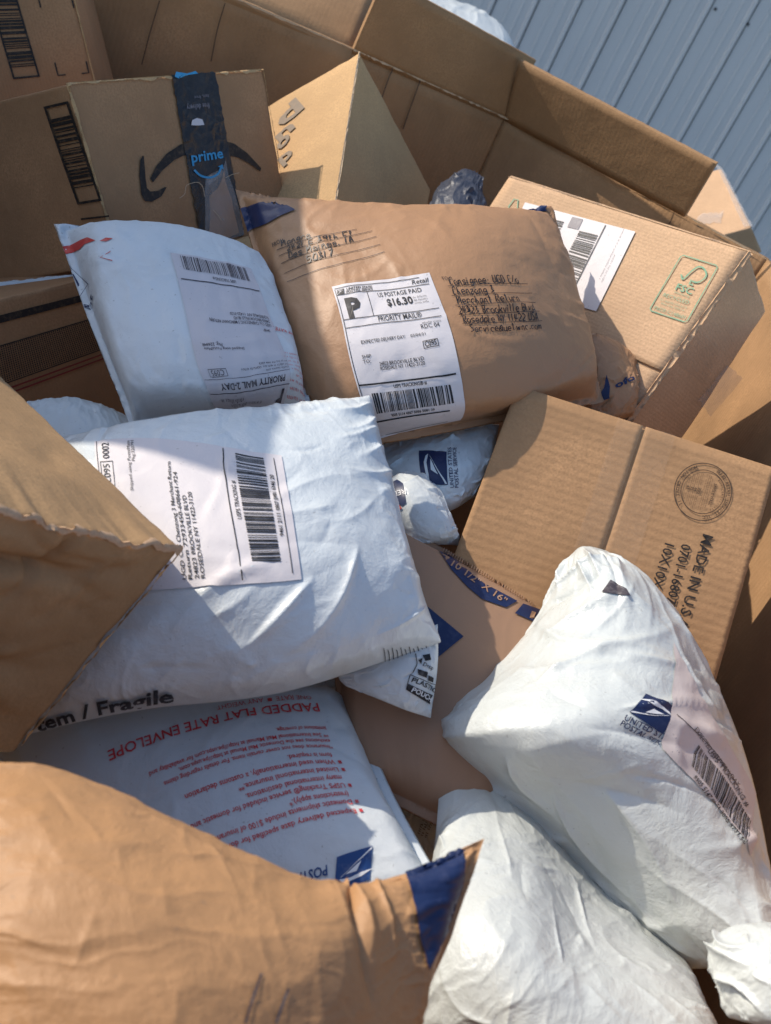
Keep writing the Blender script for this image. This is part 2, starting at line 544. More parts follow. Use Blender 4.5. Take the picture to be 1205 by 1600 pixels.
class Bag:
    def __init__(self, name, rows, mat, label, cat, thick=0.05, back=None, seed=1, asp=1.33, flip=(1, 1),
                 pull=0.5, wr=0.0015, wrs=9.0, wang=0.0, rim=2, group=None, sq=4.0, simthick=0.22, edge=0.6, push=1.0, cr=0.0, crn=40, crs=2.2, soft=0.0, wan=0.38, fd=0.0, fdn=60, extra=(), fine=False):
        G = np.array([[unp(x, y, d * push) for x, y, d in r] for r in rows])
        S = pillow(asp, 1, simthick, rim, sq=sq)[:, ::flip[1], ::flip[0]].copy()
        if fine:
            _, a_, b_, _ = S.shape
            T = np.zeros((2, a_ * 2 - 1, b_ * 2 - 1, 3))
            T[:, ::2, ::2] = S
            T[:, 1::2, ::2] = (S[:, :-1] + S[:, 1:]) / 2
            T[:, :, 1::2] = (T[:, :, :-2:2] + T[:, :, 2::2]) / 2
            S = T
        if flip[0] < 0:
            S[..., 0] *= -1
        if flip[1] < 0:
            S[..., 1] *= -1
        _, ny, nx, _ = S.shape
        u0, v0 = np.meshgrid(np.linspace(0, 1, nx), np.linspace(0, 1, ny))
        out = []
        zmax = np.abs(S[..., 2]).max()
        back = thick * 0.6 if back is None else back
        # patch samples for a smooth mid surface
        for side in (0, 1):
            u = u0 + pull * (S[side, ..., 0] / asp + 0.5 - u0)
            v = v0 + pull * (S[side, ..., 1] + 0.5 - v0)
            Wu, Wv = cr_weights(G.shape[1], u.ravel()), cr_weights(G.shape[0], v.ravel())
            P = np.einsum('pi,pj,ijk->pk', Wv, Wu, G).reshape(ny, nx, 3)
            e = 0.01
            Pu = np.einsum('pi,pj,ijk->pk', Wv, cr_weights(G.shape[1], np.clip(u.ravel() + e, 0, 1)) - cr_weights(G.shape[1], np.clip(u.ravel() - e, 0, 1)), G)
            Pv = np.einsum('pi,pj,ijk->pk', cr_weights(G.shape[0], np.clip(v.ravel() + e, 0, 1)) - cr_weights(G.shape[0], np.clip(v.ravel() - e, 0, 1)), Wu, G)
            n = -np.cross(Pu, Pv)
            n = (n / (np.linalg.norm(n, axis=-1, keepdims=True) + 1e-12)).reshape(ny, nx, 3)
            z = S[side, ..., 2] / zmax * (thick if side == 0 else back)
            size = np.linalg.norm(G[0, -1] - G[0, 0]) + np.linalg.norm(G[-1, 0] - G[0, 0])
            c, s = math.cos(wang), math.sin(wang)
            xx, yy = (u0 * c + v0 * s) * wrs, (v0 * c - u0 * s) * wrs * wan
            warp = fbm(u0 * 4, v0 * 4, seed + 3) * 2.2
            rd = ridged(xx + warp, yy + warp * 0.6, seed + 17 + side)
            ed = 1 - np.minimum(np.minimum(u0, 1 - u0), np.minimum(v0, 1 - v0)) * 2
            amp = wr * ((1 - edge) + edge * ed ** 2 * 2.2)
            rimd = np.minimum(np.minimum(u0, 1 - u0), np.minimum(v0, 1 - v0))
            amp = amp * np.clip(rimd / 0.04, 0.25, 1)
            z = z + (rd - 0.5) * amp * (1 if side == 0 else -1) + fbm(u0 * 7, v0 * 7, seed + 5, 3) * amp * 2
            if cr:
                xs, ys = u0 * c + v0 * s, v0 * c - u0 * s
                wx_, wy_ = fbm(u0 * 3, v0 * 3, seed + 41) * 0.35, fbm(u0 * 3 + 9, v0 * 3, seed + 43) * 0.35
                k1 = crumple(xs * crs + wx_, ys + wy_, seed + 51 + side, crn)
                k2 = crumple(xs * crs * 0.8 + wx_ * 2, ys + wy_ * 2 + 0.3, seed + 57 + side, crn * 6)
                mod = np.clip(0.55 + fbm(u0 * 3.3, v0 * 3.3, seed + 61, 2) * 2.4, 0.12, 1.4)
                fade = np.clip(rimd / 0.05, 0.3, 1)
                z = z + ((k1 - 0.5) * cr + (k2 - 0.5) * cr * 0.4) * mod * fade * (1 if side == 0 else -1)
            if fd:
                z = z + folds(u0, v0, asp, seed + 71 + side, fdn, fd, wang, extra) * np.clip(rimd / 0.02, 0.2, 1) * (1 if side == 0 else -1)
            out.append(P + n * z[..., None])
        mid_rim = [np.s_[0, :], np.s_[-1, :], np.s_[:, 0], np.s_[:, -1]]
        for s_ in mid_rim:
            mm = (out[0][s_] + out[1][s_]) / 2
            out[0][s_] = mm
            out[1][s_] = mm
        f, b = out
        self.P, self.ny, self.nx = f, ny, nx
        tu, tv = np.gradient(f, axis=1), np.gradient(f, axis=0)
        n = -np.cross(tu, tv)
        self.N = n / (np.linalg.norm(n, axis=-1, keepdims=True) + 1e-12)
        idx = np.arange(ny * nx).reshape(ny, nx)
        bidx = idx + ny * nx
        bidx[0], bidx[-1], bidx[:, 0], bidx[:, -1] = idx[0], idx[-1], idx[:, 0], idx[:, -1]
        V = np.concatenate([f.reshape(-1, 3), b.reshape(-1, 3)])
        q = lambda I, r: np.stack([I[:-1, :-1], I[1:, :-1], I[1:, 1:], I[:-1, 1:]][::r], -1).reshape(-1, 4)
        faces = np.concatenate([q(idx, 1), q(bidx, -1)])
        used = np.unique(faces)
        remap = np.full(len(V), -1)
        remap[used] = np.arange(len(used))
        self.obj = link_mesh(name, V[used], remap[faces], mat)
        tag(self.obj, label, cat, group)
        self.pr = proj(f.reshape(-1, 3))
        cosv = ((CAM - f) * self.N).sum(-1).ravel()
        self.ok = cosv > 0

    def pos(self, uv, off):
        u = np.clip(uv[:, 0], 0, 1) * (self.nx - 1)
        v = np.clip(uv[:, 1], 0, 1) * (self.ny - 1)
        i, j = np.minimum(u.astype(int), self.nx - 2), np.minimum(v.astype(int), self.ny - 2)
        a, b = (u - i)[:, None], (v - j)[:, None]
        def bl(A):
            return (A[j, i] * (1 - a) + A[j, i + 1] * a) * (1 - b) + (A[j + 1, i] * (1 - a) + A[j + 1, i + 1] * a) * b
        n = bl(self.N)
        n = n / (np.linalg.norm(n, axis=-1, keepdims=True) + 1e-12)
        return bl(self.P) + n * off

    def uv(self, px, py):
        d = (self.pr[:, 0] - px) ** 2 + (self.pr[:, 1] - py) ** 2 + (~self.ok) * 400.0
        k = int(d.argmin())
        u, v = (k % self.nx) / (self.nx - 1), (k // self.nx) / (self.ny - 1)
        e = 0.5 / self.nx
        for _ in range(6):
            q = proj(self.pos(np.array([[u, v], [u + e, v], [u, v + e]]), 0))[:, :2]
            J = np.stack([(q[1] - q[0]) / e, (q[2] - q[0]) / e], 1)
            if abs(np.linalg.det(J)) < 1e3:
                break
            s = np.linalg.solve(J, np.array([px, py]) - q[0])
            s = np.clip(s, -0.02, 0.02)
            u, v = float(np.clip(u + s[0], 0, 1)), float(np.clip(v + s[1], 0, 1))
        return np.array([u, v])


# ---------------------------------------------------------------- cartons
KEYS = [(i, j, k) for i in (0, 1) for j in (0, 1) for k in (0, 1)]


class Face:
    """bilinear carton face, u to the right, v downwards in the picture"""
    def __init__(self, p00, p10, p01, p11, out, bend=None):
        self.c = np.array([p00, p10, p01, p11])
        n = np.cross(self.c[1] - self.c[0], self.c[2] - self.c[0])
        n /= np.linalg.norm(n)
        self.n = n if n @ out > 0 else -n

    def pos(self, uv, off):
        u, v = uv[:, :1], uv[:, 1:2]
        c = self.c
        return c[0] * (1 - u) * (1 - v) + c[1] * u * (1 - v) + c[2] * (1 - u) * v + c[3] * u * v + self.n * off

    def uv(self, px, py):
        q = np.array([0.5, 0.5])
        for _ in range(20):
            e = 1e-4
            p = proj(self.pos(np.array([q, q + [e, 0], q + [0, e]]), 0))[:, :2]
            J = np.stack([(p[1] - p[0]) / e, (p[2] - p[0]) / e], 1)
            q = q + np.clip(np.linalg.solve(J, np.array([px, py]) - p[0]), -0.5, 0.5)
        return q


class Carton:
    def __init__(self, name, corners, mat, label, cat='box', rnd=0.004, n=14, dent=0.0012, seed=0, scale=1.0,
                 flute='y', deform=None, group=None):
        P = np.array(corners, float)
        P = CAM + (P - CAM) * scale
        self.P = {k: P[i] for i, k in enumerate(KEYS)}
        ex = np.linalg.norm(self.P[1, 0, 0] - self.P[0, 0, 0])
        ey = np.linalg.norm(self.P[0, 1, 0] - self.P[0, 0, 0])
        ez = np.linalg.norm(self.P[0, 0, 1] - self.P[0, 0, 0])
        D = np.array([ex, ey, ez])
        self.D = D
        verts, faces, uvs, index = [], [], [], {}
        def param(m, d):
            a = np.linspace(0, 1, m)
            r = min(0.3, 2 * rnd / d)
            return np.unique(np.concatenate([[0, r * .3, r * .65, r], r + (1 - 2 * r) * a, [1 - r, 1 - .65 * r, 1 - .3 * r, 1]]).round(6))
        def vid(q):
            k = tuple(np.round(q, 6))
            if k not in index:
                index[k] = len(verts)
                verts.append(q)
            return index[k]
        for ax in range(3):
            a, b = [x for x in range(3) if x != ax]
            pa, pb = param(n, D[a]), param(n, D[b])
            for side in (0.0, 1.0):
                for i in range(len(pa) - 1):
                    for j in range(len(pb) - 1):
                        cs = [(pa[i], pb[j]), (pa[i + 1], pb[j]), (pa[i + 1], pb[j + 1]), (pa[i], pb[j + 1])]
                        if (side == 1.0) != (ax != 1):
                            cs = cs[::-1]
                        f = []
                        for s, t_ in cs:
                            q = [0, 0, 0]
                            q[ax], q[a], q[b] = side, s, t_
                            f.append(vid(q))
                            # flutes run along the height axis unless told otherwise
                            along = {'x': 0, 'y': 1, 'z': 2}[flute]
                            across = b if a == along else a
                            oth = a if across == b else b
                            qq = {a: s * D[a], b: t_ * D[b]}
                            uvs.append((qq[across], qq[oth]))
                        faces.append(f)
        Q = np.array(verts) * D
        r = rnd
        cl = np.clip(Q, r, D - r)
        dv = Q - cl
        ln = np.linalg.norm(dv, axis=1, keepdims=True)
        Q = np.where(ln > 1e-9, cl + dv / np.maximum(ln, 1e-9) * r, Q)
        rng = seed * 13 + 5
        # shallow dents towards the inside
        nrm = (np.array(verts) - 0.5) * 2
        ax = np.abs(nrm).argmax(1)
        a1, a2 = np.where(ax == 0, 1, 0), np.where(ax == 2, 1, 2)
        s = Q[np.arange(len(Q)), a1] * 14 + ax * 9.7
        t_ = Q[np.arange(len(Q)), a2] * 14 + ax * 5.3
        dz = (0.5 + fbm(s, t_, rng)) * dent
        sgn = np.sign(nrm[np.arange(len(Q)), ax])
        Q[np.arange(len(Q)), ax] -= sgn * dz
        # uneven, slightly crushed edges
        cnt = (np.abs(nrm) > 0.97).sum(1)
        wob = fbm(Q[:, 0] * 40 + Q[:, 2] * 31, Q[:, 1] * 40 + Q[:, 2] * 17, rng + 3) * 0.0035
        Q += np.where(cnt[:, None] >= 2, -np.sign(nrm) * np.abs(wob[:, None]) * (np.abs(nrm) > 0.97), 0)
        q = Q / D
        W3 = self.tri(q)
        if deform is not None:
            W3 = deform(q, W3)
        self.deform = deform
        cen = P.mean(0)
        base = np.array([cen[0], cen[1], W3[:, 2].min()])
        self.obj = link_mesh(name, W3, faces, mat, origin=base, uvs=uvs)
        bm = bmesh.new()
        bm.from_mesh(self.obj.data)
        bmesh.ops.recalc_face_normals(bm, faces=bm.faces)
        bm.to_mesh(self.obj.data)
        bm.free()
        tag(self.obj, label, cat, group)
        self.cen = cen

    def tri(self, q):
        W3 = 0
        for (i, j, k), p in self.P.items():
            wgt = (q[:, 0] if i else 1 - q[:, 0]) * (q[:, 1] if j else 1 - q[:, 1]) * (q[:, 2] if k else 1 - q[:, 2])
            W3 = W3 + wgt[:, None] * p
        return W3

    def edge_wear(self, fixed, axis, wa, wb, seed, mat='liner', lo=0.0, hi=1.0, lift=0.0006):
        """scuffed paper along one edge; fixed = {axis: 0 or 1} for the two axes that bound it"""
        n = 90
        t = np.linspace(lo, hi, n)
        (a, va), (b_, vb) = fixed.items()
        ja = wa * np.clip(0.5 + fbm(t * 26, t * 0 + 1.3, seed, 4) * 3.0, 0.02, 2) / self.D[a]
        jb = wb * np.clip(0.5 + fbm(t * 31, t * 0 + 4.1, seed + 9, 4) * 3.0, 0.02, 2) / self.D[b_]
        def col_(da, db):
            q = np.zeros((n, 3))
            q[:, axis] = t
            q[:, a] = va + (da if va == 0 else -da)
            q[:, b_] = vb + (db if vb == 0 else -db)
            P = self.tri(q)
            return P if self.deform is None else self.deform(q, P)
        e = col_(0 * t, 0 * t)
        A, B = col_(ja, 0 * t), col_(0 * t, jb)
        na, nb = (e - A), (e - B)
        na = na / (np.linalg.norm(na, axis=1, keepdims=True) + 1e-9)
        nb = nb / (np.linalg.norm(nb, axis=1, keepdims=True) + 1e-9)
        k = 0.0013
        rows = [A + nb * lift, e - na * k + nb * lift, e - nb * k + na * lift, B + na * lift]
        V = np.concatenate(rows)
        fs = [[r * n + i, r * n + i + 1, (r + 1) * n + i + 1, (r + 1) * n + i] for r in range(3) for i in range(n - 1)]
        return link_mesh('scuffed_edge', V, fs, mat, self.obj)

    def face(self, which):
        g = self.P
        sel = {'z1': ((0, 1, 1), (1, 1, 1), (0, 0, 1), (1, 0, 1)), 'x0': ((0, 1, 0), (0, 1, 1), (0, 0, 0), (0, 0, 1)),
               'x1': ((1, 1, 1), (1, 1, 0), (1, 0, 1), (1, 0, 0)), 'y1': ((0, 1, 0), (1, 1, 0), (0, 1, 1), (1, 1, 1))}[which]
        pts = [g[s] for s in sel]
        return Face(*pts, sum(pts) / 4 - self.cen)


# ---------------------------------------------------------------- print and labels on a surface
GL = {}


def glyphs(s, bold=0.0):
    k = (s, bold)
    if k not in GL:
        cu = bpy.data.curves.new('t', 'FONT')
        cu.body = s
        cu.size = 1.0
        cu.resolution_u = 2
        cu.offset = bold
        cu.fill_mode = 'FRONT'
        o = bpy.data.objects.new('t', cu)
        col.objects.link(o)
        dg = bpy.context.evaluated_depsgraph_get()
        me = bpy.data.meshes.new_from_object(o.evaluated_get(dg))
        v = np.array([x.co[:2] for x in me.vertices]) if len(me.vertices) else np.zeros((0, 2))
        fs = [list(p.vertices) for p in me.polygons]
        bpy.data.objects.remove(o)
        bpy.data.curves.remove(cu)
        bpy.data.meshes.remove(me)
        GL[k] = (v / 0.69, fs)
    v, f = GL[k]
    return v.copy(), f


class Print:
    """flat print laid out in its own units (x right, y up), then draped on a surface"""
    def __init__(self):
        self.v, self.f, self.n = [], [], 0

    def add(self, v, f):
        v = np.asarray(v, float).reshape(-1, 2)
        self.v.append(v)
        self.f += [[i + self.n for i in p] for p in f]
        self.n += len(v)
        return self

    def rect(self, x0, y0, x1, y1, step=4.0, rag=0.0, seed=0):
        nx, ny = max(1, int(abs(x1 - x0) / step)), max(1, int(abs(y1 - y0) / step))
        X, Y = np.meshgrid(np.linspace(x0, x1, nx + 1), np.linspace(y0, y1, ny + 1))
        if rag:
            rng = np.random.default_rng(seed)
            X[:, 0] += rng.normal(size=ny + 1) * rag
            X[:, -1] += rng.normal(size=ny + 1) * rag
            Y[0] += rng.normal(size=nx + 1) * rag
            Y[-1] += rng.normal(size=nx + 1) * rag
        I = np.arange((nx + 1) * (ny + 1)).reshape(ny + 1, nx + 1)
        f = np.stack([I[:-1, :-1], I[:-1, 1:], I[1:, 1:], I[1:, :-1]], -1).reshape(-1, 4).tolist()
        return self.add(np.stack([X.ravel(), Y.ravel()], 1), f)

    def frame(self, x0, y0, x1, y1, t):
        self.rect(x0, y0, x1, y0 + t)
        self.rect(x0, y1 - t, x1, y1)
        self.rect(x0, y0 + t, x0 + t, y1 - t)
        return self.rect(x1 - t, y0 + t, x1, y1 - t)

    def text(self, s, x, y, h, bold=0.0, width=None, align='l', rot=0.0, shear=0.0):
        v, f = glyphs(s, bold)
        if not len(v):
            return self
        v[:, 0] -= v[:, 0].min()
        wd = v[:, 0].max()
        sx = h if width is None else width / wd
        v = v * [sx, h]
        wd *= sx
        v[:, 0] += shear * v[:, 1]
        v[:, 0] -= {'l': 0, 'c': wd / 2, 'r': wd}[align]
        c, sn = math.cos(rot), math.sin(rot)
        v = v @ np.array([[c, sn], [-sn, c]]) + [x, y]
        return self.add(v, f)

    def bars(self, x0, y0, x1, y1, seed=1, n=60, horizontal=False, step=5.0):
        rng = random.Random(seed)
        L = (y1 - y0) if horizontal else (x1 - x0)
        ws = [rng.choice((1, 1, 1, 2, 2, 3)) for _ in range(n * 2 - 1)]
        k = L / sum(ws)
        p = 0
        for i, w_ in enumerate(ws):
            if i % 2 == 0:
                a, b = p * k, (p + w_) * k
                if horizontal:
                    self.rect(x0, y0 + a, x1, y0 + b, step)
                else:
                    self.rect(x0 + a, y0, x0 + b, y1, step)
            p += w_
        return self

    def poly(self, pts, step=5.0):
        bm = bmesh.new()
        vs = [bm.verts.new((p[0], p[1], 0)) for p in pts]
        bm.faces.new(vs)
        bmesh.ops.triangulate(bm, faces=bm.faces[:])
        for _ in range(4):
            es = [e for e in bm.edges if e.calc_length() > step]
            if not es:
                break
            bmesh.ops.subdivide_edges(bm, edges=es, cuts=1)
            bmesh.ops.triangulate(bm, faces=[f for f in bm.faces if len(f.verts) > 3])
        bm.verts.index_update()
        v = [p.co[:2] for p in bm.verts]
        f = [[p.index for p in fc.verts] for fc in bm.faces]
        bm.free()
        return self.add(v, f)

    def stroke(self, pts, wd, smooth=True):
        p = np.array(pts, float)
        if smooth and len(p) > 2:
            t = np.linspace(0, 1, (len(p) - 1) * 4 + 1)
            p = cr_weights(len(p), t) @ p
        d = np.gradient(p, axis=0)
        d /= np.linalg.norm(d, axis=1, keepdims=True) + 1e-9
        nn = np.stack([-d[:, 1], d[:, 0]], 1) * wd / 2
        wv = wd if np.isscalar(wd) else wd
        v = np.concatenate([p + nn, p - nn])
        k = len(p)
        return self.add(v, [[i, i + k, i + k + 1, i + 1] for i in range(k - 1)])

    def ring(self, x, y, r, wd, n=40):
        a = np.linspace(0, 2 * math.pi, n + 1)
        return self.stroke(np.stack([x + r * np.cos(a), y + r * np.sin(a)], 1), wd, False)

    def arc_text(self, s, x, y, r, a0, a1, h, bold=0.0):
        for i, ch in enumerate(s):
            a = a0 + (a1 - a0) * i / max(1, len(s) - 1)
            self.text(ch, x + r * math.cos(a), y + r * math.sin(a), h, bold, align='c', rot=a - math.pi / 2)
        return self

    def build(self, name, fr, parent, mat, off=0.0008, smooth=False, label=None):
        if not self.v:
            return None
        V = np.concatenate(self.v)
        uv = fr.map(V)
        if isinstance(fr.surf, Bag):           # print runs off the edge of the bag
            out = (uv < -0.001).any(1) | (uv > 1.001).any(1)
            self.f = [f for f in self.f if not any(out[i] for i in f)]
            used = sorted({i for f in self.f for i in f})
            mp = {k: i for i, k in enumerate(used)}
            self.f = [[mp[i] for i in f] for f in self.f]
            uv = uv[used]
        W3 = fr.surf.pos(uv, off)
        # face the viewer
        o = link_mesh(name, W3, self.f, mat, parent, smooth=smooth)
        if label:
            o['label'] = label
        return o


class Frame:
    """a w x h sheet whose corners (top left, top right, bottom right, bottom left as read) lie at photograph points"""
    def __init__(self, surf, tl, tr, br, bl, w_, h_):
        self.surf, self.w, self.h = surf, w_, h_
        self.q = [surf.uv(*p) for p in (tl, tr, br, bl)]

    def map(self, V):
        s, t = V[:, :1] / self.w, 1 - V[:, 1:2] / self.h
        a, b, c, d = self.q
        return a * (1 - s) * (1 - t) + b * s * (1 - t) + c * s * t + d * (1 - s) * t


def strip(name, fr, x0, y0, x1, y1, mat, parent, off, step=4, rag=0.0, seed=0, thick=0.0):
    p = Print().rect(x0, y0, x1, y1, step, rag, seed)
    return p.build(name, fr, parent, mat, off, smooth=True)

# ================================================================ setting
def asphalt():
    m, t, b = nodes_of('asphalt')
    tc = N(t, 'ShaderNodeTexCoord')
    n = N(t, 'ShaderNodeTexNoise', Scale=160.0, Detail=4.0)
    n2 = N(t, 'ShaderNodeTexNoise', Scale=1.5, Detail=5.0)
    for k in (n, n2):
        t.links.new(tc.outputs['Object'], k.inputs['Vector'])
    c = mixcol(t, n.outputs[0], (0.035, 0.035, 0.037), (0.085, 0.083, 0.08))
    c = mixcol(t, mul2(t, n2.outputs[0], 0.5), c, (0.1, 0.095, 0.09))
    t.links.new(c, b.inputs['Base Color'])
    b.inputs['Roughness'].default_value = 0.9
    bp = N(t, 'ShaderNodeBump', Strength=0.5, Distance=0.004)
    t.links.new(n.outputs[0], bp.inputs['Height'])
    t.links.new(bp.outputs[0], b.inputs['Normal'])
    return m


def painted_steel():
    m, t, b = nodes_of('painted_steel')
    tc = N(t, 'ShaderNodeTexCoord')
    n = N(t, 'ShaderNodeTexNoise', Scale=2.0, Detail=6.0, Roughness=0.65)
    mp = N(t, 'ShaderNodeMapping')
    mp.inputs['Scale'].default_value = (9, 1, 0.7)
    t.links.new(tc.outputs['Object'], mp.inputs[0])
    t.links.new(mp.outputs[0], n.inputs['Vector'])
    c = mixcol(t, ramp(t, n.outputs[0], 0.3, 0.75), (0.60, 0.61, 0.625), (0.55, 0.562, 0.58))
    t.links.new(c, b.inputs['Base Color'])
    b.inputs['Roughness'].default_value = 0.42
    b.inputs['Specular IOR Level'].default_value = 0.5
    return m


M['asphalt'] = asphalt()
M['steel'] = painted_steel()
g = link_mesh('ground', [(-400, -400, 0), (400, -400, 0), (400, 400, 0), (-400, 400, 0)], [[0, 1, 2, 3]], 'asphalt',
              origin=np.zeros(3), smooth=False)
tag(g, kind='structure')

# ribbed metal building behind
RIB = 0.152
prof = []
for k in range(6):
    x = k * RIB
    prof += [(x, 0), (x + .040, 0), (x + .043, .004), (x + .048, .004), (x + .051, 0), (x + .084, 0), (x + .087, .004), (x + .092, .004), (x + .095, 0),
             (x + .118, 0), (x + .126, .010), (x + .136, .010), (x + .138, -.016), (x + .142, -.016), (x + .144, 0)]
prof.append((6 * RIB, 0))
bld = empty('metal_building', (0.4, 4.55, 0))
bld.rotation_euler = (0, 0, math.radians(5.5))
tag(bld, 'pale grey-blue ribbed metal building wall behind the cardboard bin', 'building')
V, Fc = [], []
for (x, d_) in prof:
    V += [(x, -d_, 0.0), (x, -d_, 4.2)]
for i in range(len(prof) - 1):
    Fc.append([2 * i, 2 * i + 2, 2 * i + 3, 2 * i + 1])
pm = bpy.data.meshes.new('siding_panel')
pm.from_pydata(V, [], Fc)
pm.materials.append(M['steel'])
for k in range(-5, 5):
    o = bpy.data.objects.new('siding_panel', pm)
    col.objects.link(o)
    o.parent = bld
    o.location = (k * 6 * RIB, 0, 0)
sv, sf = [], []
for i in range(8):
    a = i * math.pi / 4
    sv += [(0.006 * math.cos(a), 0, 0.006 * math.sin(a)), (0.0045 * math.cos(a), -0.004, 0.0045 * math.sin(a))]
sf = [[2 * i, (2 * i + 2) % 16, (2 * i + 3) % 16, 2 * i + 1] for i in range(8)] + [[2 * i + 1 for i in range(8)]]
sm = bpy.data.meshes.new('screw')
sm.from_pydata(sv, [], sf)
sm.materials.append(M['black'])
inv = np.array(Matrix.Rotation(-math.radians(5.5), 3, 'Z'))
for px, py in ((1118, 14), (1169, 38)):
    a = unp(px, py, 1.0) - CAM
    n_ = np.array(Matrix.Rotation(math.radians(5.5), 3, 'Z')) @ np.array([0, -1, 0])
    t_ = ((np.array(bld.location) - CAM) @ n_) / (a @ n_)
    o = bpy.data.objects.new('screw', sm)
    col.objects.link(o)
    o.parent = bld
    o.location = inv @ (CAM + a * t_ - np.array(bld.location)) + np.array([0, -0.001, 0])


def board(name, a, b, c, d_, th, nrm, mat, parent, nu=40, nv=16, jit=0.002, seed=0, label=None, rag=0.0):
    """corrugated sheet: a-b along the top, c-d along the bottom; th metres thick away from nrm"""
    a, b, c, d_ = map(np.asarray, (a, b, c, d_))
    u, v = np.meshgrid(np.linspace(0, 1, nu + 1), np.linspace(0, 1, nv + 1))
    lu, lv = np.linalg.norm(b - a), np.linalg.norm(c - a)
    vv = v.copy()
    if rag:
        vv[0] += (fbm(u[0] * lu * 60, u[0] * 0 + 2.3, seed + 4)) * rag / lv
    W3 = (a * ((1 - u) * (1 - vv))[..., None] + b * (u * (1 - vv))[..., None] + c * ((1 - u) * vv)[..., None] + d_ * (u * vv)[..., None])
    n = np.asarray(nrm) / np.linalg.norm(nrm)
    bump = fbm(u * lu * 5 + 3.1, v * lv * 5, seed) * jit * 2
    front = W3 + n * bump[..., None]
    rear = front - n * th
    I = np.arange(u.size).reshape(u.shape)
    J = I + u.size
    fs = np.stack([I[:-1, :-1], I[1:, :-1], I[1:, 1:], I[:-1, 1:]], -1).reshape(-1, 4).tolist()
    fs += np.stack([J[:-1, :-1], J[:-1, 1:], J[1:, 1:], J[1:, :-1]], -1).reshape(-1, 4).tolist()
    loop = list(I[0]) + list(I[1:, -1]) + list(I[-1, ::-1][1:]) + list(I[::-1, 0][1:-1])
    for k in range(len(loop)):
        p, q = loop[k], loop[(k + 1) % len(loop)]
        fs.append([p, q, q + u.size, p + u.size])
    uvv = np.stack([u * lu, v * lv], -1).reshape(-1, 2)
    uvs = [uvv[i % u.size] for f in fs for i in f]
    o = link_mesh(name, np.concatenate([front.reshape(-1, 3), rear.reshape(-1, 3)]), fs, mat, parent, uvs=uvs)
    o.data.polygons.foreach_set('use_smooth', [i < 2 * nu * nv for i in range(len(o.data.polygons))])
    if label:
        o['label'] = label
    return o


RIM = 1.085
BOT = 0.13
rp = {k: on_z(*p, RIM) for k, p in dict(L=(400, 10), m=(552, 76), B=(1200, 405)).items()}
rp['A'] = unp(790, 183, 1.70)
farl = rp['m'] + (rp['L'] - rp['m']) * 5.0
corner = {'fl': farl, 'A': rp['A'], 'fr': rp['B'], 'nr': np.array([0.50, 0.12, RIM]), 'nl': np.array([farl[0] - 0.05, 0.12, RIM])}
bin_ = empty('bulk_box', (float((farl[0] + 0.5) / 2), 0.85, 0.13))
tag(bin_, 'large open corrugated cardboard bulk bin holding the whole pile of parcels', 'bin')


def wall_board(p, q, seed, z0=BOT, parent=bin_, jit=0.003, rag=0.002):
    p, q = p.copy(), q.copy()
    lo = lambda a: np.array([a[0], a[1], z0])
    d_ = q - p
    n = np.array([d_[1], -d_[0], 0])
    return board('wall_panel', p, q, lo(p), lo(q), 0.008, n, 'kraft_bin', parent, 60, 40, jit, seed, rag=rag), n / np.linalg.norm(n)


wl, nl_ = wall_board(corner['fl'], rp['m'], 1)
wm_, nm_ = wall_board(rp['m'], corner['A'], 6)
wr_, nr_ = wall_board(corner['A'], corner['fr'], 2)
wall_board(corner['fr'], corner['nr'], 3)
wall_board(corner['nr'], corner['nl'], 4)
wall_board(corner['nl'], corner['fl'], 5)
flp = np.array([[corner['fl'][0], corner['fl'][1]], [rp['m'][0], rp['m'][1]], [corner['A'][0], corner['A'][1]], [corner['fr'][0], corner['fr'][1]], [.5, .12], [corner['nl'][0], .12]])
fz = [np.array([x, y, BOT]) for x, y in flp]
link_mesh('floor_panel', fz + [p + [0, 0, 0.008] for p in fz], [[0, 1, 2, 3, 4, 5], [11, 10, 9, 8, 7, 6]] + [[i, (i + 1) % 6, (i + 1) % 6 + 6, i + 6] for i in range(6)], 'kraft_bin', bin_, smooth=False)


def flap(p, q, n_in, h0, h1, lean, seed, skew0=0.0, skew1=0.0, mat='kraft_flap'):
    """flap hinged on the rim p-q; lean > 0 tips it in over the bin"""
    e = (q - p) / np.linalg.norm(q - p)
    up = np.array([0, 0, 1]) * math.cos(lean) + n_in * math.sin(lean)
    z = np.array([0, 0, -0.006]) + n_in * 0.001
    return board('flap', p + z + up * h0 + e * skew0, q + z + up * h1 + e * skew1, p + z, q + z, 0.007, np.cross(e, up), mat, bin_, 50, 8, 0.0035, seed, rag=0.002)


seg = lambda a, b, t: a + (b - a) * t
pm_ = rp['m']
tB = 0.70
pB = on_z(1072, 334, RIM)
rad = math.radians
flap(farl, pm_, nl_, 0.50, 0.42, rad(-74), 11, 0.0, 0.06)
flap(pm_, rp['A'], nm_, 0.115, 0.105, rad(6), 12)
flap(rp['A'], pB, nr_, 0.105, 0.098, rad(23), 13, 0.0, 0.012)
nleft = np.array([1.0, 0, 0])
wx = lambda y: seg(corner['nl'], corner['fl'], (y - .12) / (corner['fl'][1] - .12))
flap(wx(0.81), wx(1.27), nleft, 0.44, 0.435, rad(0), 14)  # out-of-view flap, added and sized to shade the left of the pile



def torn_rim(p, q, n_in, seed):
    k = 140
    t = np.linspace(0, 1, k)[:, None]
    c = p + (q - p) * t + n_in * 0.0032
    wd = np.clip(0.0012 + fbm(t[:, 0] * 40, t[:, 0] * 0 + 0.7, seed, 4) * 0.006, 0.0003, 0.006)[:, None]
    up = np.array([0, 0, 1.0])
    V = np.concatenate([c + up * wd * 0.4, c - up * wd])
    return link_mesh('torn_rim', V, [[i, i + 1, i + 1 + k, i + k] for i in range(k - 1)], 'liner', bin_)


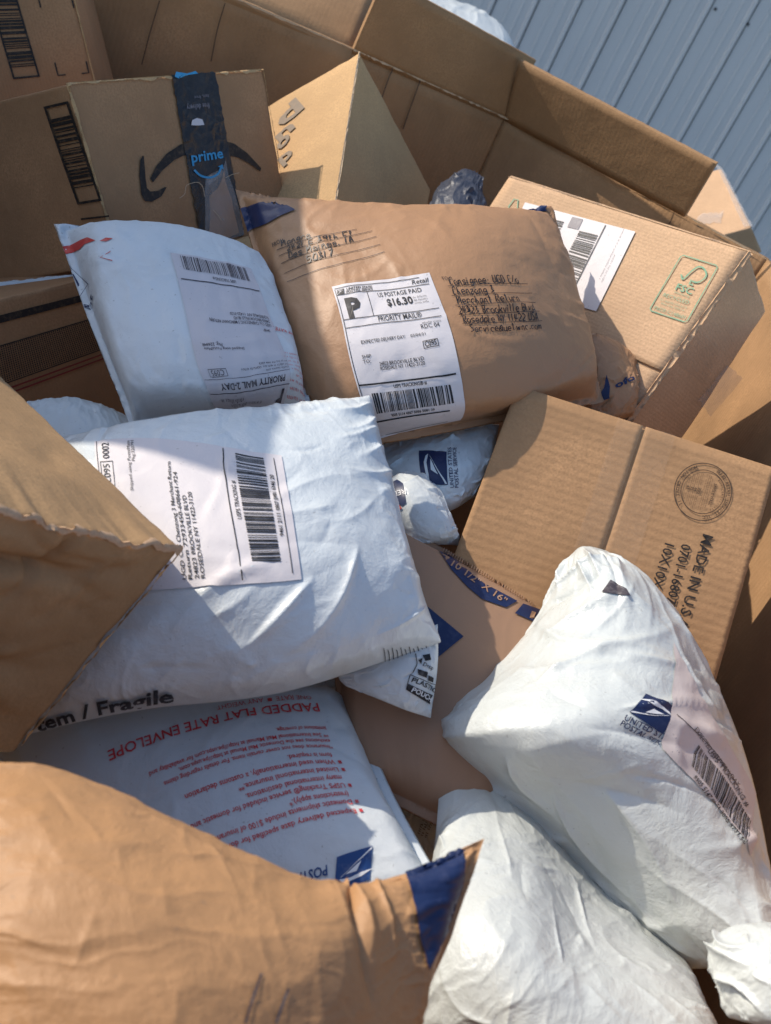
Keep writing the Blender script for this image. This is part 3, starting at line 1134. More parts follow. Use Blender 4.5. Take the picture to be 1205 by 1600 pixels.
torn_rim(farl, rp['m'], nl_, 3)
torn_rim(rp['m'], rp['A'], nm_, 5)
torn_rim(rp['A'], corner['fr'], nr_, 7)
# wooden pallet under the bin
plt = empty('pallet', (float(bin_.location[0]), 0.85, 0))
tag(plt, 'wooden pallet under the cardboard bulk bin', 'pallet')
m_, t_, b_ = nodes_of('wood')
tc_ = N(t_, 'ShaderNodeTexCoord')
n_ = N(t_, 'ShaderNodeTexNoise', Scale=12.0, Detail=6.0)
t_.links.new(tc_.outputs['Object'], n_.inputs['Vector'])
t_.links.new(mixcol(t_, n_.outputs[0], (0.30, 0.21, 0.13), (0.18, 0.125, 0.08)), b_.inputs['Base Color'])
M['wood'] = m_


def slab(name, x0, y0, z0, x1, y1, z1, mat, parent):
    V = [(x, y, z) for x in (x0, x1) for y in (y0, y1) for z in (z0, z1)]
    return link_mesh(name, V, [[0, 1, 3, 2], [4, 6, 7, 5], [0, 4, 5, 1], [2, 3, 7, 6], [0, 2, 6, 4], [1, 5, 7, 3]], mat, parent, smooth=False)


xl, xr = float(farl[0]) - 0.05, 0.55
for k in range(9):
    y = 0.1 + k * 0.185
    slab('plank', xl, y, 0.109, xr, y + 0.12, 0.129, 'wood', plt)
for k in range(3):
    x = xl + 0.02 + k * (xr - xl - 0.14) / 2
    slab('runner', x, 0.1, 0.0, x + 0.1, 1.70, 0.108, 'wood', plt)

# ================================================================ cartons
BOXES = {
    'smile': [[-0.6034, 1.067, 0.7054], [-0.3654, 0.9772, 0.8955], [-0.68, 1.1103, 0.8902], [-0.4741, 0.9946, 1.0365], [-0.4858, 1.3433, 0.7505], [-0.2653, 1.2408, 0.919], [-0.5898, 1.3683, 0.9043], [-0.3715, 1.2671, 1.0751]],
    'back': [[-0.9286, 1.5658, 0.6332], [-0.8961, 1.3811, 0.7034], [-1.0871, 1.6148, 0.8325], [-1.056, 1.4304, 0.9031], [-0.6817, 1.6732, 0.803], [-0.6512, 1.4888, 0.8736], [-0.8403, 1.7223, 1.0024], [-0.8077, 1.5381, 1.0734]],
    'dnp': [[-0.354, 1.2469, 0.8406], [-0.2179, 1.2202, 0.9622], [-0.4293, 1.4833, 0.9655], [-0.3138, 1.4698, 1.1093], [-0.2128, 1.3621, 0.7166], [-0.0901, 1.3413, 0.8481], [-0.2944, 1.6009, 0.8454], [-0.1587, 1.5712, 0.962]],
    'fsc': [[-0.0026, 1.4857, 0.7656], [-0.0858, 1.4009, 0.8198], [0.0257, 1.6016, 0.9905], [-0.0577, 1.5153, 1.042], [0.2969, 1.2541, 0.8612], [0.2065, 1.1583, 0.8966], [0.3205, 1.3601, 1.0693], [0.2461, 1.283, 1.1363]],
    'ten': [[0.1068, 0.8563, 0.7186], [0.0819, 0.765, 0.8024], [0.0814, 1.036, 0.8967], [0.0589, 0.9473, 0.9851], [0.3572, 0.8401, 0.7707], [0.3323, 0.7521, 0.8601], [0.3317, 1.0198, 0.9488], [0.3087, 0.9296, 1.0346]],
    'dot': [[-0.5484, 0.9068, 0.5444], [-0.4058, 0.8104, 0.6402], [-0.6479, 0.9223, 0.7085], [-0.498, 0.8275, 0.807], [-0.4482, 1.1036, 0.5865], [-0.2982, 1.0091, 0.6855], [-0.5477, 1.1191, 0.7506], [-0.4056, 1.0237, 0.848]],
    'behind': [[0.2496, 2.0124, 0.874], [0.2095, 1.993, 0.9242], [0.1721, 2.2332, 0.9087], [0.134, 2.2123, 0.9564], [0.4135, 2.0486, 1.0192], [0.3652, 2.0206, 1.0548], [0.3291, 2.2663, 1.0486], [0.2891, 2.2451, 1.0958]],
}

_A, _B, _D = unp(287, 855, .69), unp(-110, 745, .54), unp(-40, 545, .88)
_e3 = np.array([-.0395, -.084, -.160])
BOXES['crush'] = [(_B if i == 0 else _A) + (0 if k else _D - _A) + (0 if j else _e3) for i, j, k in KEYS]


def crush_deform(q, P):
    """caved-in carton: the face folds in bands and the edges sag"""
    x, y, z = q.T
    fr = np.clip((z - 0.8) / 0.2, 0, 1)
    tp = np.clip((y - 0.85) / 0.15, 0, 1)
    nf, nt_ = np.array([0.93, -0.37, -0.04]), np.array([0.22, 0.46, 0.86])
    band = ridged(y * 3.1 + fbm(x * 3, y * 2, 31) * 1.6, x * 1.1 + 0.3, 33, 2)
    cr_ = folds(x, 1 - y, 1.3, 44, 26, 0.006, 0.15, [(0.0, 0.18, 0.95, 0.10, -0.012, 0.03), (0.05, 0.42, 0.9, 0.30, -0.014, 0.03), (0.0, 0.62, 0.7, 0.5, -0.010, 0.03),
                                                    (0.52, 0.0, 0.47, 0.45, -0.010, 0.018), (0.3, 0.2, 0.26, 0.5, 0.008, 0.02), (0.75, 0.1, 0.72, 0.4, 0.006, 0.02), (0.5, 0.45, 0.3, 0.8, 0.006, 0.03)])
    P = P + nf * (fr * (cr_ - 0.010 * (band - 0.35)) * np.clip((1 - x) * 6, .2, 1))[:, None]
    tb = ridged(z * 2.6 + fbm(x * 3, z * 3, 35), x * 1.3, 36, 2)
    P = P - nt_ * (tp * (0.0035 * (tb - 0.3)) * np.clip((1 - x) * 5, 0.15, 1))[:, None]
    edge = tp * fr
    P = P - nt_ * (edge * 0.010 * (0.5 + fbm(x * 9, z * 0 + 1.7, 38, 3) * 2.2) * np.clip((1 - x) * 8, 0, 1))[:, None]
    return P


smile = Carton('carton', BOXES['smile'], 'kraft', 'brown carton with black curved arrow and torn black printed tape', rnd=0.003, seed=1, scale=1.05, dent=0.0015)
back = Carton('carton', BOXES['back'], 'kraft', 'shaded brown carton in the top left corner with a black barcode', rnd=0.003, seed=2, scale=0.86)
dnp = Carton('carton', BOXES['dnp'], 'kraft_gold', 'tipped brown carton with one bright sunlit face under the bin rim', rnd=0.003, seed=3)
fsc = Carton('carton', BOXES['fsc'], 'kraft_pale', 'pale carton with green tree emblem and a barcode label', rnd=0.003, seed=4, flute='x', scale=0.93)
ten = Carton('carton', BOXES['ten'], 'kraft_flute', 'square ribbed carton with a round black maker stamp and MADE IN U.S.', rnd=0.003, seed=5, flute='x', scale=0.988)
dot = Carton('carton', BOXES['dot'], 'kraft', 'shaded carton with a dotted black band and thin red lines', rnd=0.003, seed=6)
crush = Carton('carton', BOXES['crush'], 'kraft_worn', 'crushed carton jutting in from the left edge, front dented', rnd=0.004, n=56, seed=7, dent=0.002, deform=crush_deform, flute='y')
under = Carton('carton', [unp(*q) for q in ((300, 500, 1.33), (300, 500, 1.20), (290, 385, 1.40), (290, 392, 1.25), (425, 480, 1.33), (425, 480, 1.20), (415, 352, 1.40), (412, 366, 1.25))],
               'kraft_gold', 'carton mostly hidden beneath the carton with the curved arrow', rnd=0.003, seed=9)
behind = Carton('carton', BOXES['behind'], 'kraft_pale', 'small tan carton with scuffed tape standing behind the bin flap', rnd=0.003, seed=8)

smile.edge_wear({1: 1, 2: 1}, 0, .004, .002, 1, 'kraft_gold')
smile.edge_wear({0: 0, 2: 1}, 1, .0025, .0018, 2, 'kraft_gold')
smile.edge_wear({0: 1, 2: 1}, 1, .002, .002, 3, 'kraft_gold')
fsc.edge_wear({0: 1, 2: 1}, 1, .0014, .0014, 4, 'kraft_pale', lift=0.0034)
fsc.edge_wear({1: 1, 2: 1}, 0, .0012, .0014, 5, 'kraft_pale', lift=0.0034)
dnp.edge_wear({0: 0, 2: 1}, 1, .0012, .0012, 7)
crush.edge_wear({1: 1, 2: 1}, 0, .005, .005, 8, 'kraft_pale')
crush.edge_wear({0: 1, 2: 1}, 1, .003, .003, 9, 'kraft_gold', 0.05, 0.97)
back.edge_wear({0: 1, 2: 1}, 1, .0012, .0012, 10, 'kraft_gold')

# ================================================================ bags and mailers
mailer = Bag('padded_mailer', [
    [(368, 296, 1.13), (540, 324, 1.13), (700, 344, 1.17), (862, 322, 1.22)],
    [(402, 420, 1.08), (560, 430, 1.06), (725, 430, 1.06), (893, 430, 1.18)],
    [(442, 540, 1.03), (590, 560, 1.00), (760, 560, 1.01), (922, 540, 1.13)],
    [(492, 704, 0.99), (600, 697, 0.985), (775, 664, 1.01), (944, 628, 1.09)]],
    'mailer', 'brown padded mailer with a white postage label and handwritten addresses', 'mailer', 0.045, seed=1, asp=1.5, wr=0.002, wrs=8, cr=0.001, crn=30, fd=0.0022, fdn=110, wang=0.2)
white_mailer = Bag('padded_mailer', [
    [(84, 350, 1.06), (230, 358, 1.09), (330, 380, 1.11), (408, 418, 1.12)],
    [(116, 450, 1.02), (240, 460, 1.02), (350, 480, 1.04), (442, 500, 1.07)],
    [(158, 560, 0.98), (270, 570, 0.97), (370, 580, 0.98), (472, 575, 1.03)],
    [(206, 672, 0.95), (300, 664, 0.95), (400, 655, 0.96), (490, 645, 0.99)]],
    'paper_white', 'white padded mailer with a red stripe at its pointed corner and a worn label', 'mailer', 0.045, seed=2, asp=1.0, wr=0.002, wrs=9, flip=(-1, 1), cr=0.0015, crn=60, push=0.97, fd=0.0022, fdn=90)
centre = Bag('poly_mailer', [
    [(50, 704, 0.86), (265, 664, 0.88), (430, 643, 0.9), (578, 620, 0.92)],
    [(30, 830, 0.80), (240, 800, 0.81), (440, 790, 0.82), (614, 765, 0.87)],
    [(20, 970, 0.77), (230, 950, 0.76), (450, 930, 0.77), (650, 895, 0.82)],
    [(30, 1150, 0.76), (220, 1112, 0.75), (450, 1082, 0.76), (688, 1004, 0.80)]],
    'poly', 'large white plastic mailer in the middle with a barcode label, half sunlit', 'mailer', 0.04, seed=3, asp=1.33, wr=0.0015, wrs=8, cr=0.001, crn=50, wang=-0.3, rim=1, edge=0.8, fd=0.0028, fdn=110, fine=True,
    extra=[(0.99, 0.05, 0.8, 0.12, 0.006, 0.016), (0.99, 0.1, 0.82, 0.2, 0.005, 0.014), (0.98, 0.16, 0.78, 0.24, 0.005, 0.016), (0.98, 0.22, 0.84, 0.3, 0.004, 0.014), (0.99, 0.3, 0.8, 0.33, 0.004, 0.016),
           (0.62, 0.62, 0.4, 0.78, 0.004, 0.02), (0.7, 0.66, 0.52, 0.84, 0.004, 0.018), (0.8, 0.6, 0.62, 0.86, 0.004, 0.02)])
corner_flap = Bag('sealed_corner', [
    [(528, 1040, 0.80), (590, 1020, 0.80), (640, 995, 0.805), (684, 975, 0.81)],
    [(530, 1060, 0.80), (590, 1056, 0.79), (640, 1042, 0.79), (684, 1040, 0.80)],
    [(540, 1072, 0.80), (590, 1092, 0.79), (640, 1112, 0.79), (673, 1122, 0.80)]],
    'poly', 'x', 'x', 0.004, seed=21, asp=1.33, wr=0.001, rim=1, fd=0.0022, fdn=24, pull=0.1)
del corner_flap.obj['label'], corner_flap.obj['category']
corner_flap.obj.data.transform(Matrix.Translation(corner_flap.obj.location - centre.obj.location))
corner_flap.obj.location = (0, 0, 0)
corner_flap.obj.parent = centre.obj
rate = Bag('padded_mailer', [
    [(-30, 1140, 0.75), (180, 1090, 0.765), (370, 1066, 0.775), (550, 1060, 0.785)],
    [(20, 1290, 0.70), (210, 1230, 0.70), (400, 1200, 0.71), (602, 1205, 0.72)],
    [(80, 1430, 0.67), (270, 1370, 0.66), (460, 1340, 0.66), (664, 1325, 0.67)],
    [(140, 1560, 0.64), (340, 1500, 0.63), (520, 1470, 0.63), (735, 1440, 0.63)]],
    'paper_white', 'white padded envelope printed upside down in red with a blue eagle logo', 'envelope', 0.03, seed=4, asp=1.33, flip=(1, -1), wr=0.0018, wrs=8, push=1.11, cr=0.0008, fd=0.0018, fdn=70)
sized = Bag('padded_mailer', [
    [(548, 772, 0.945), (680, 845, 0.945), (780, 902, 0.945), (868, 958, 0.94)],
    [(535, 900, 0.89), (640, 950, 0.88), (740, 1000, 0.88), (850, 1050, 0.88)],
    [(520, 1050, 0.85), (610, 1090, 0.84), (700, 1130, 0.83), (800, 1160, 0.83)],
    [(545, 1240, 0.81), (610, 1262, 0.80), (690, 1300, 0.79), (780, 1330, 0.79)]],
    'mailer_matte', 'flat brown paper mailer with navy triangles and its size printed along the edge', 'mailer', 0.02, seed=5, asp=1.0, wr=0.0008)
right = Bag('poly_mailer', [
    [(894, 866, 0.92), (908, 853, 0.905), (938, 856, 0.91), (964, 870, 0.93)],
    [(850, 955, 0.90), (925, 925, 0.865), (990, 925, 0.865), (1042, 955, 0.905)],
    [(762, 1050, 0.87), (890, 1030, 0.82), (1000, 1025, 0.815), (1118, 1066, 0.865)],
    [(699, 1110, 0.835), (830, 1108, 0.775), (990, 1110, 0.765), (1160, 1160, 0.825)],
    [(676, 1145, 0.83), (815, 1152, 0.76), (985, 1160, 0.75), (1180, 1225, 0.80)],
    [(708, 1188, 0.845), (850, 1220, 0.785), (1010, 1235, 0.75), (1196, 1300, 0.775)],
    [(800, 1278, 0.845), (920, 1320, 0.795), (1058, 1338, 0.745), (1214, 1390, 0.745)],
    [(900, 1372, 0.84), (985, 1408, 0.79), (1100, 1420, 0.735), (1232, 1468, 0.715)],
    [(1016, 1496, 0.82), (1080, 1514, 0.775), (1152, 1516, 0.72), (1250, 1550, 0.69)]],
    'poly_green', 'tall bulging white plastic mailer on the right with a blue eagle logo', 'mailer', 0.014, seed=6, asp=0.72, wr=0.0015, wrs=9, wan=0.2, edge=0.5, pull=0.12, cr=0.0015, crn=40, wang=0.35, rim=1, fd=0.0042, fdn=120, fine=True,
    extra=[(0.05, 0.11, 0.75, 0.10, 0.005, 0.010), (0.1, 0.14, 0.5, 0.09, -0.004, 0.008), (0.3, 0.06, 0.45, 0.16, 0.004, 0.008), (0.1, 0.17, 0.9, 0.15, 0.004, 0.012), (0.2, 0.22, 0.8, 0.2, 0.004, 0.012),
           (0.2, 0.3, 0.7, 0.27, 0.004, 0.016), (0.3, 0.36, 0.8, 0.28, 0.004, 0.014), (0.02, 0.5, 0.5, 0.47, 0.005, 0.018), (0.3, 0.52, 0.42, 0.72, 0.006, 0.02), (0.12, 0.55, 0.3, 0.75, 0.005, 0.018),
           (0.55, 0.6, 0.6, 0.85, 0.005, 0.02), (0.4, 0.6, 0.5, 0.9, 0.004, 0.014)])
low = Bag('poly_mailer', [
    [(690, 1172, 0.83), (800, 1250, 0.85), (930, 1390, 0.84), (1080, 1515, 0.81)],
    [(680, 1310, 0.76), (790, 1350, 0.74), (910, 1460, 0.73), (1100, 1565, 0.71)],
    [(658, 1450, 0.69), (770, 1480, 0.65), (900, 1570, 0.64), (1140, 1640, 0.65)],
    [(630, 1640, 0.65), (760, 1650, 0.62), (900, 1700, 0.6), (1170, 1740, 0.62)]],
    'poly_green', 'white plastic mailer at the bottom, lying under the eagle logo mailer', 'mailer', 0.02, seed=7, asp=1.33, wr=0.002, wrs=8, wan=0.2, edge=0.4, rim=1, wang=0.75, cr=0.0015, crn=30, pull=0.2, fd=0.0026, fdn=60, fine=True)
fore = Bag('padded_mailer', [
    [(-120, 1165, 0.54), (100, 1215, 0.55), (330, 1312, 0.55), (500, 1385, 0.55), (620, 1365, 0.55), (757, 1310, 0.56)],
    [(-140, 1330, 0.48), (80, 1370, 0.47), (280, 1440, 0.47), (470, 1500, 0.48), (590, 1480, 0.52), (708, 1460, 0.54)],
    [(-150, 1520, 0.44), (60, 1560, 0.43), (260, 1620, 0.43), (430, 1660, 0.45), (560, 1640, 0.49), (640, 1620, 0.52)],
    [(-150, 1720, 0.42), (40, 1760, 0.41), (240, 1800, 0.41), (400, 1820, 0.43), (500, 1820, 0.47), (590, 1820, 0.50)]],
    'mailer_gold', 'blurred brown padded mailer in the near left corner with a navy flap', 'mailer', 0.02, seed=8, asp=1.5, wr=0.0025, wrs=10, flip=(-1, 1), cr=0.001, crn=50, fd=0.0010, fdn=200, wang=1.2, fine=True,
    extra=[(0.70, 0.03, 0.735, 0.55, -0.007, 0.018), (0.66, 0.05, 0.69, 0.4, 0.005, 0.016), (0.76, 0.06, 0.78, 0.4, 0.004, 0.016), (0.1, 0.12, 0.68, 0.10, 0.005, 0.03)])
corner_bag = Bag('poly_mailer', [
    [(1122, 1462, 0.64), (1160, 1446, 0.635), (1205, 1442, 0.63), (1270, 1450, 0.63)],
    [(1108, 1500, 0.63), (1150, 1490, 0.61), (1205, 1490, 0.60), (1275, 1500, 0.60)],
    [(1124, 1545, 0.62), (1160, 1540, 0.60), (1210, 1545, 0.585), (1285, 1560, 0.585)],
    [(1140, 1590, 0.61), (1175, 1600, 0.59), (1220, 1610, 0.58), (1290, 1630, 0.58)]],
    'poly_green', 'crumpled white plastic bag end in the bottom right corner', 'bag', 0.006, seed=9, asp=1.33, wr=0.001, wrs=6, edge=0.2, cr=0.0012, crn=20, rim=1, fd=0.0030, fdn=26, wang=0.6, pull=0.2,
    extra=[(0.0, 0.2, 0.5, 0.5, 0.006, 0.03), (0.1, 0.05, 0.6, 0.3, 0.006, 0.03), (0.1, 0.5, 0.6, 0.9, 0.006, 0.035)])
eagle = Bag('poly_mailer', [
    [(580, 700, 1.03), (690, 676, 1.04), (780, 664, 1.04)],
    [(596, 750, 1.01), (690, 735, 0.99), (770, 715, 1.01)],
    [(630, 810, 0.99), (700, 800, 0.98), (742, 776, 0.99)]],
    'poly_cool', 'small white plastic bag with eagle logo wedged under the brown addressed mailer', 'bag', 0.014, seed=10, asp=1.33, wr=0.002, wrs=5, edge=0.2, cr=0.002, crn=24, rim=1, fd=0.005, fdn=50)
roll = Bag('rolled_parcel', [
    [(586, 772, 0.985), (628, 748, 0.985), (664, 764, 0.99)],
    [(606, 806, 0.965), (652, 796, 0.95), (692, 808, 0.965)],
    [(640, 856, 0.955), (684, 852, 0.95), (716, 852, 0.96)]],
    'poly', 'small rolled white parcel with a blue and red printed end', 'parcel', 0.018, seed=11, asp=1.33, wr=0.002, wrs=8, rim=1, fd=0.003, fdn=40)
tuck = Bag('padded_mailer', [
    [(895, 518, 1.20), (945, 528, 1.21), (985, 562, 1.22)],
    [(895, 590, 1.18), (955, 590, 1.17), (996, 608, 1.18)],
    [(895, 668, 1.16), (950, 662, 1.16), (988, 650, 1.17)]],
    'mailer', 'small crumpled brown mailer tucked under the pale carton', 'mailer', 0.012, seed=12, push=0.965, asp=1.33, rim=1, wr=0.002, wrs=5, edge=0.2, cr=0.003, crn=14, fd=0.005, fdn=40)
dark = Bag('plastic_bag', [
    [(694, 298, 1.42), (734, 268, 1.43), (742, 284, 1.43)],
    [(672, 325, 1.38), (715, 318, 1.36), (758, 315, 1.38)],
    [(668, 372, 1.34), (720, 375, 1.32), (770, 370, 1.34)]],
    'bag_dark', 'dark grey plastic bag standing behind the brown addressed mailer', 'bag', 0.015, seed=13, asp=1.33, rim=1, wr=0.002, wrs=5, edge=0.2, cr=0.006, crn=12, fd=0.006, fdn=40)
bluebag = Bag('poly_mailer', [
    [(40, 632, 1.0), (125, 634, 1.0), (215, 668, 0.99)],
    [(30, 690, 0.97), (130, 695, 0.96), (240, 715, 0.96)],
    [(20, 790, 0.94), (130, 790, 0.93), (240, 790, 0.93)]],
    'poly_cool', 'pale blue plastic mailer showing only its edge behind the crushed carton', 'mailer', 0.02, seed=14, asp=1.33, wr=0.002, rim=1)
codebag = Bag('poly_mailer', [
    [(622, 1240, 0.88), (660, 1232, 0.88), (700, 1215, 0.88)],
    [(630, 1290, 0.87), (668, 1280, 0.865), (704, 1268, 0.87)],
    [(645, 1350, 0.86), (690, 1345, 0.855), (720, 1330, 0.86)]],
    'poly_cool', 'white bag with black print deep in the gap beside the brown paper mailer', 'bag', 0.008, seed=15, asp=1.33, wr=0.002, rim=1)
redbag = Bag('plastic_bag', [
    [(-40, 446, 1.16), (40, 438, 1.16), (115, 430, 1.16)],
    [(-40, 475, 1.19), (40, 465, 1.19), (118, 456, 1.19)],
    [(-40, 500, 1.22), (40, 490, 1.22), (118, 480, 1.22)]],
    'poly_cool', 'white and red bag squeezed between two shaded cartons at the left edge', 'bag', 0.012, seed=16, asp=1.33, wr=0.002, rim=1)
far_bag = Bag('poly_mailer', [
    [(590, -70, 2.35), (680, 0, 2.35), (760, 36, 2.33), (800, 92, 2.3)],
    [(560, 40, 2.25), (660, 80, 2.2), (740, 120, 2.18), (800, 150, 2.2)],
    [(560, 180, 2.15), (660, 220, 2.1), (740, 240, 2.1), (800, 240, 2.12)]],
    'poly', 'white plastic mailer peeking over the far flap of the bin', 'mailer', 0.05, seed=17, asp=1.33, wr=0.004, rim=1)

# ================================================================ print helpers
def baseline(surf, p0, p1, h):
    p0, p1 = np.array(p0, float), np.array(p1, float)
    L = np.linalg.norm(p1 - p0)
    d = (p1 - p0) / L
    up = np.array([d[1], -d[0]])
    return Frame(surf, p0 + up * h, p1 + up * h, p1, p0, L, h)


def tline(surf, parent, s, p0, p1, h, mat, bold=0.0, off=0.0009, name='printed_text', fit=True, shear=0.0):
    fr = baseline(surf, p0, p1, h)
    return Print().text(s, 0, 0, h, bold, fr.w if fit else None, shear=shear).build(name, fr, parent, mat, off)


class PxFrame(Frame):
    """photograph pixels, y downwards"""
    def __init__(self, surf, x0, y0, x1, y1):
        self.surf = surf
        self.cache = {}

    def map(self, V):
        return np.array([self.surf.uv(x, y) for x, y in V])


def pxpoly(surf, parent, name, pts, mat, off=0.0007, step=9.0, label=None):
    pr = Print().poly(pts, step)
    return pr.build(name, PxFrame(surf, 0, 0, 0, 0), parent, mat, off, smooth=True, label=label)


def pxstroke(surf, parent, name, lines, wd, mat, off=0.0009, smooth=True):
    pr = Print()
    for l in lines:
        pr.stroke(l, wd, smooth)
    return pr.build(name, PxFrame(surf, 0, 0, 0, 0), parent, mat, off)


def greek(pr, x, y, wd, h, seed=0):
    """print too small to read: word-length runs of strokes"""
    rng = random.Random(seed)
    p = x
    while p < x + wd:
        for _ in range(rng.randint(2, 8)):
            if p > x + wd:
                break
            hh = h * rng.choice((0.7, 0.7, 0.75, 1.0))
            pr.rect(p, y, p + h * 0.16, y + hh)
            if rng.random() < 0.6:
                b = y + rng.choice((0, hh * 0.45, hh * 0.85))
                pr.rect(p + h * 0.16, b, p + h * 0.45, b + h * 0.14)
            p += h * 0.62
        p += h * 0.5
    return pr


HAND = {
    'a': '4626132243/464352', 'b': '1912/143544423212', 'c': '4536151322324', 'd': '4626132243/494352', 'e': '144436151322423',
    'f': '4838281822/1535', 'g': '4626132343/46413010', 'h': '1912/14253442', 'i': '1612/1817', 'k': '1912/4613/2442', 'l': '1912',
    'm': '1612/15263532/35465552', 'n': '1612/15263642', 'o': '3615132242453', 'q': '4626132343/464050', 'r': '1612/15263645',
    's': '45361524433212', 't': '2923324/1737', 'u': '1613223243/464252', 'v': '162246', 'w': '162235425 6', 'y': '162333/464110',
    'z': '16461242', 'p': '1610/153645433213', 'j': '3631201/3838',
    'A': '122942/1444', 'B': '1912/193948251/1535443212', 'C': '48391815132242', 'D': '1912/1939464322', 'E': '491912 42/1545',
    'G': '48391815132242 4535', 'I': '1912', 'M': '1219254952', 'N': '12194249', 'R': '1912/193948351/2542', 'S': '48391826443212',
    'U': '1913223243/4942', 'Y': '192549/2512', '@': '45352433424637261412325', 'V': '192249', 'K': '1912/4915/2542',
    '0': '29151322424829', '1': '1819 12', '2': '182938461242', '3': '1839254433 12', '4': '19154 5/3912', '5': '49191536443212',
    '7': '194922', '8': '392816442313452819', '9': '4828164649 42', ',': '2211', ':': '2524/2221', '/': '4912', '.': '2223', '-': '1545', ' ': '',
}


def hand(pr, s, x, y, h, width, wd=0.9, seed=0):
    rng = random.Random(seed)
    adv = 0
    items = []
    for ch in s:
        g = HAND.get(ch, '').replace(' ', '')
        wc = 3.2 if ch in 'il1I,.:' else (6.0 if ch in 'mwM' else 4.6)
        if ch == ' ':
            wc = 3.2
        items.append((adv, g))
        adv += wc
    k = width / adv
    v = h / 7.0
    for a, g in items:
        jy = rng.uniform(-0.35, 0.35)
        for st in g.split('/'):
            if len(st) % 2:
                st = st[:-1]
            pts = [(x + (a + int(st[i]) - 0.8 + rng.uniform(-.15, .15) + 0.18 * (int(st[i + 1]) - 2)) * k, y + (int(st[i + 1]) - 2 + jy + rng.uniform(-.15, .15)) * v) for i in range(0, len(st), 2)]
            if len(pts) == 1:
                pts.append((pts[0][0] + 0.3, pts[0][1]))
            if len(pts) > 1:
                pr.stroke(pts, wd)
    return pr


def eagle_logo(fr, parent, mat, off=0.0008, white='white_ink'):
    """slanted postal emblem: dark field with a pale stylised bird's head"""
    w_, h_ = fr.w, fr.h
    a = Print().poly([(0.10 * w_, h_), (w_, h_), (0.90 * w_, 0), (0, 0)], 3.0).build('eagle_emblem', fr, parent, mat, off, smooth=True)
    b = Print()
    b.poly([(0.0, .70 * h_), (.30 * w_, .80 * h_), (.62 * w_, .82 * h_), (.80 * w_, .76 * h_), (.86 * w_, .66 * h_), (.60 * w_, .72 * h_), (.30 * w_, .68 * h_)], 3.0)
    b.poly([(.78 * w_, .60 * h_), (.84 * w_, .62 * h_), (.03 * w_, .10 * h_), (.02 * w_, .02 * h_)], 3.0)
    b.poly([(.42 * w_, .60 * h_), (.70 * w_, .58 * h_), (.30 * w_, .34 * h_)], 3.0)
    b.build('eagle_outline', fr, parent, white, off + 0.0003, smooth=True)
    return a


def sheet(surf, parent, fr, mat='label', off=0.0010, name='shipping_label', rag=0.0, r=2.0):
    return Print().rect(0, 0, fr.w, fr.h, 2.5, rag, 3).build(name, fr, parent, mat, off, smooth=True)


def flap_on(face, parent, u0, v0, u1, v1, th, mat, seed=0, flute_v=True, name='flap', rag=0.0):
    """a corrugated flap lying on a carton face"""
    nu, nv = 24, 24
    u, v = np.meshgrid(np.linspace(u0, u1, nu + 1), np.linspace(v0, v1, nv + 1))
    if rag:
        rng = np.random.default_rng(seed)
        e = np.convolve(rng.normal(size=nv + 5), np.ones(5) / 5, 'valid')[:nv + 1] * rag
        if flute_v:
            u[:, 0] += e * (u0 > 0.01)
            u[:, -1] += e[::-1] * (u1 < 0.99)
        else:
            v[-1] += e * (v1 < 0.99)
            v[0] += e * (v0 > 0.01)
    uv = np.stack([u.ravel(), v.ravel()], 1)
    b = (fbm(u * 6, v * 6, seed) * 0.0012).ravel()[:, None]
    top = face.pos(uv, th) + face.n * b
    low = face.pos(uv, 0.0003)
    Iq = np.arange(u.size).reshape(u.shape)
    fs = np.stack([Iq[:-1, :-1], Iq[1:, :-1], Iq[1:, 1:], Iq[:-1, 1:]], -1).reshape(-1, 4).tolist()
    loop = list(Iq[0]) + list(Iq[1:, -1]) + list(Iq[-1, ::-1][1:]) + list(Iq[::-1, 0][1:-1])
    for k in range(len(loop)):
        p, q = loop[k], loop[(k + 1) % len(loop)]
        fs.append([p, q, q + u.size, p + u.size])
    Lu = np.linalg.norm(face.c[1] - face.c[0])
    Lv = np.linalg.norm(face.c[2] - face.c[0])
    xy = np.stack([u.ravel() * Lu, v.ravel() * Lv], 1)
    xy = xy if flute_v else xy[:, ::-1]
    uvs = [xy[i % u.size] for f in fs for i in f]
    o = link_mesh(name, np.concatenate([top, low]), fs, mat, parent, uvs=uvs)
    o.data.polygons.foreach_set('use_smooth', [i < nu * nv for i in range(len(o.data.polygons))])
    return o


# ================================================================ print on the brown addressed mailer
mo = mailer.obj
fr = Frame(mailer, (519, 449), (671, 427), (719, 655), (584, 689), 101.6, 152.4)
lab = sheet(mailer, mo, fr, rag=0.0)
Y = lambda t_: 152.4 * (1 - t_)
p = Print()
p.rect(2, Y(.025), 92, Y(.025) + .6)
p.rect(2, Y(.075), 98, Y(.075) + .6)
p.rect(2, Y(.235), 98, Y(.235) + .6)
p.rect(2, Y(.285), 98, Y(.285) + .6)
p.rect(1.6, Y(.70), 2.3, Y(.03))
p.rect(31, Y(.235), 31.7, Y(.075))
p.rect(2, Y(.62), 98, Y(.62) + 1.6)
p.rect(2, Y(.86), 88, Y(.86) + 1.5)
p.rect(2, Y(.978), 88, Y(.978) + .6)
p.text('P', 8, Y(.225), 18, 0.05)
p.text('US POSTAGE PAID', 44, Y(.115), 4.2, 0.005, 46)
p.text('$16.30', 52, Y(.18), 7, 0.03, 27)
p.text('PRIORITY MAIL®', 36, Y(.272), 5, 0.005, 46)
p.text('Retail', 84, Y(.06), 4.2, 0.01, 14, shear=0.2)
p.text('UNITED STATES', 13, Y(.050), 2.4, 0.02, 27, shear=0.25)
p.text('POSTAL SERVICE', 12, Y(.068), 2.4, 0.02, 28, shear=0.25)
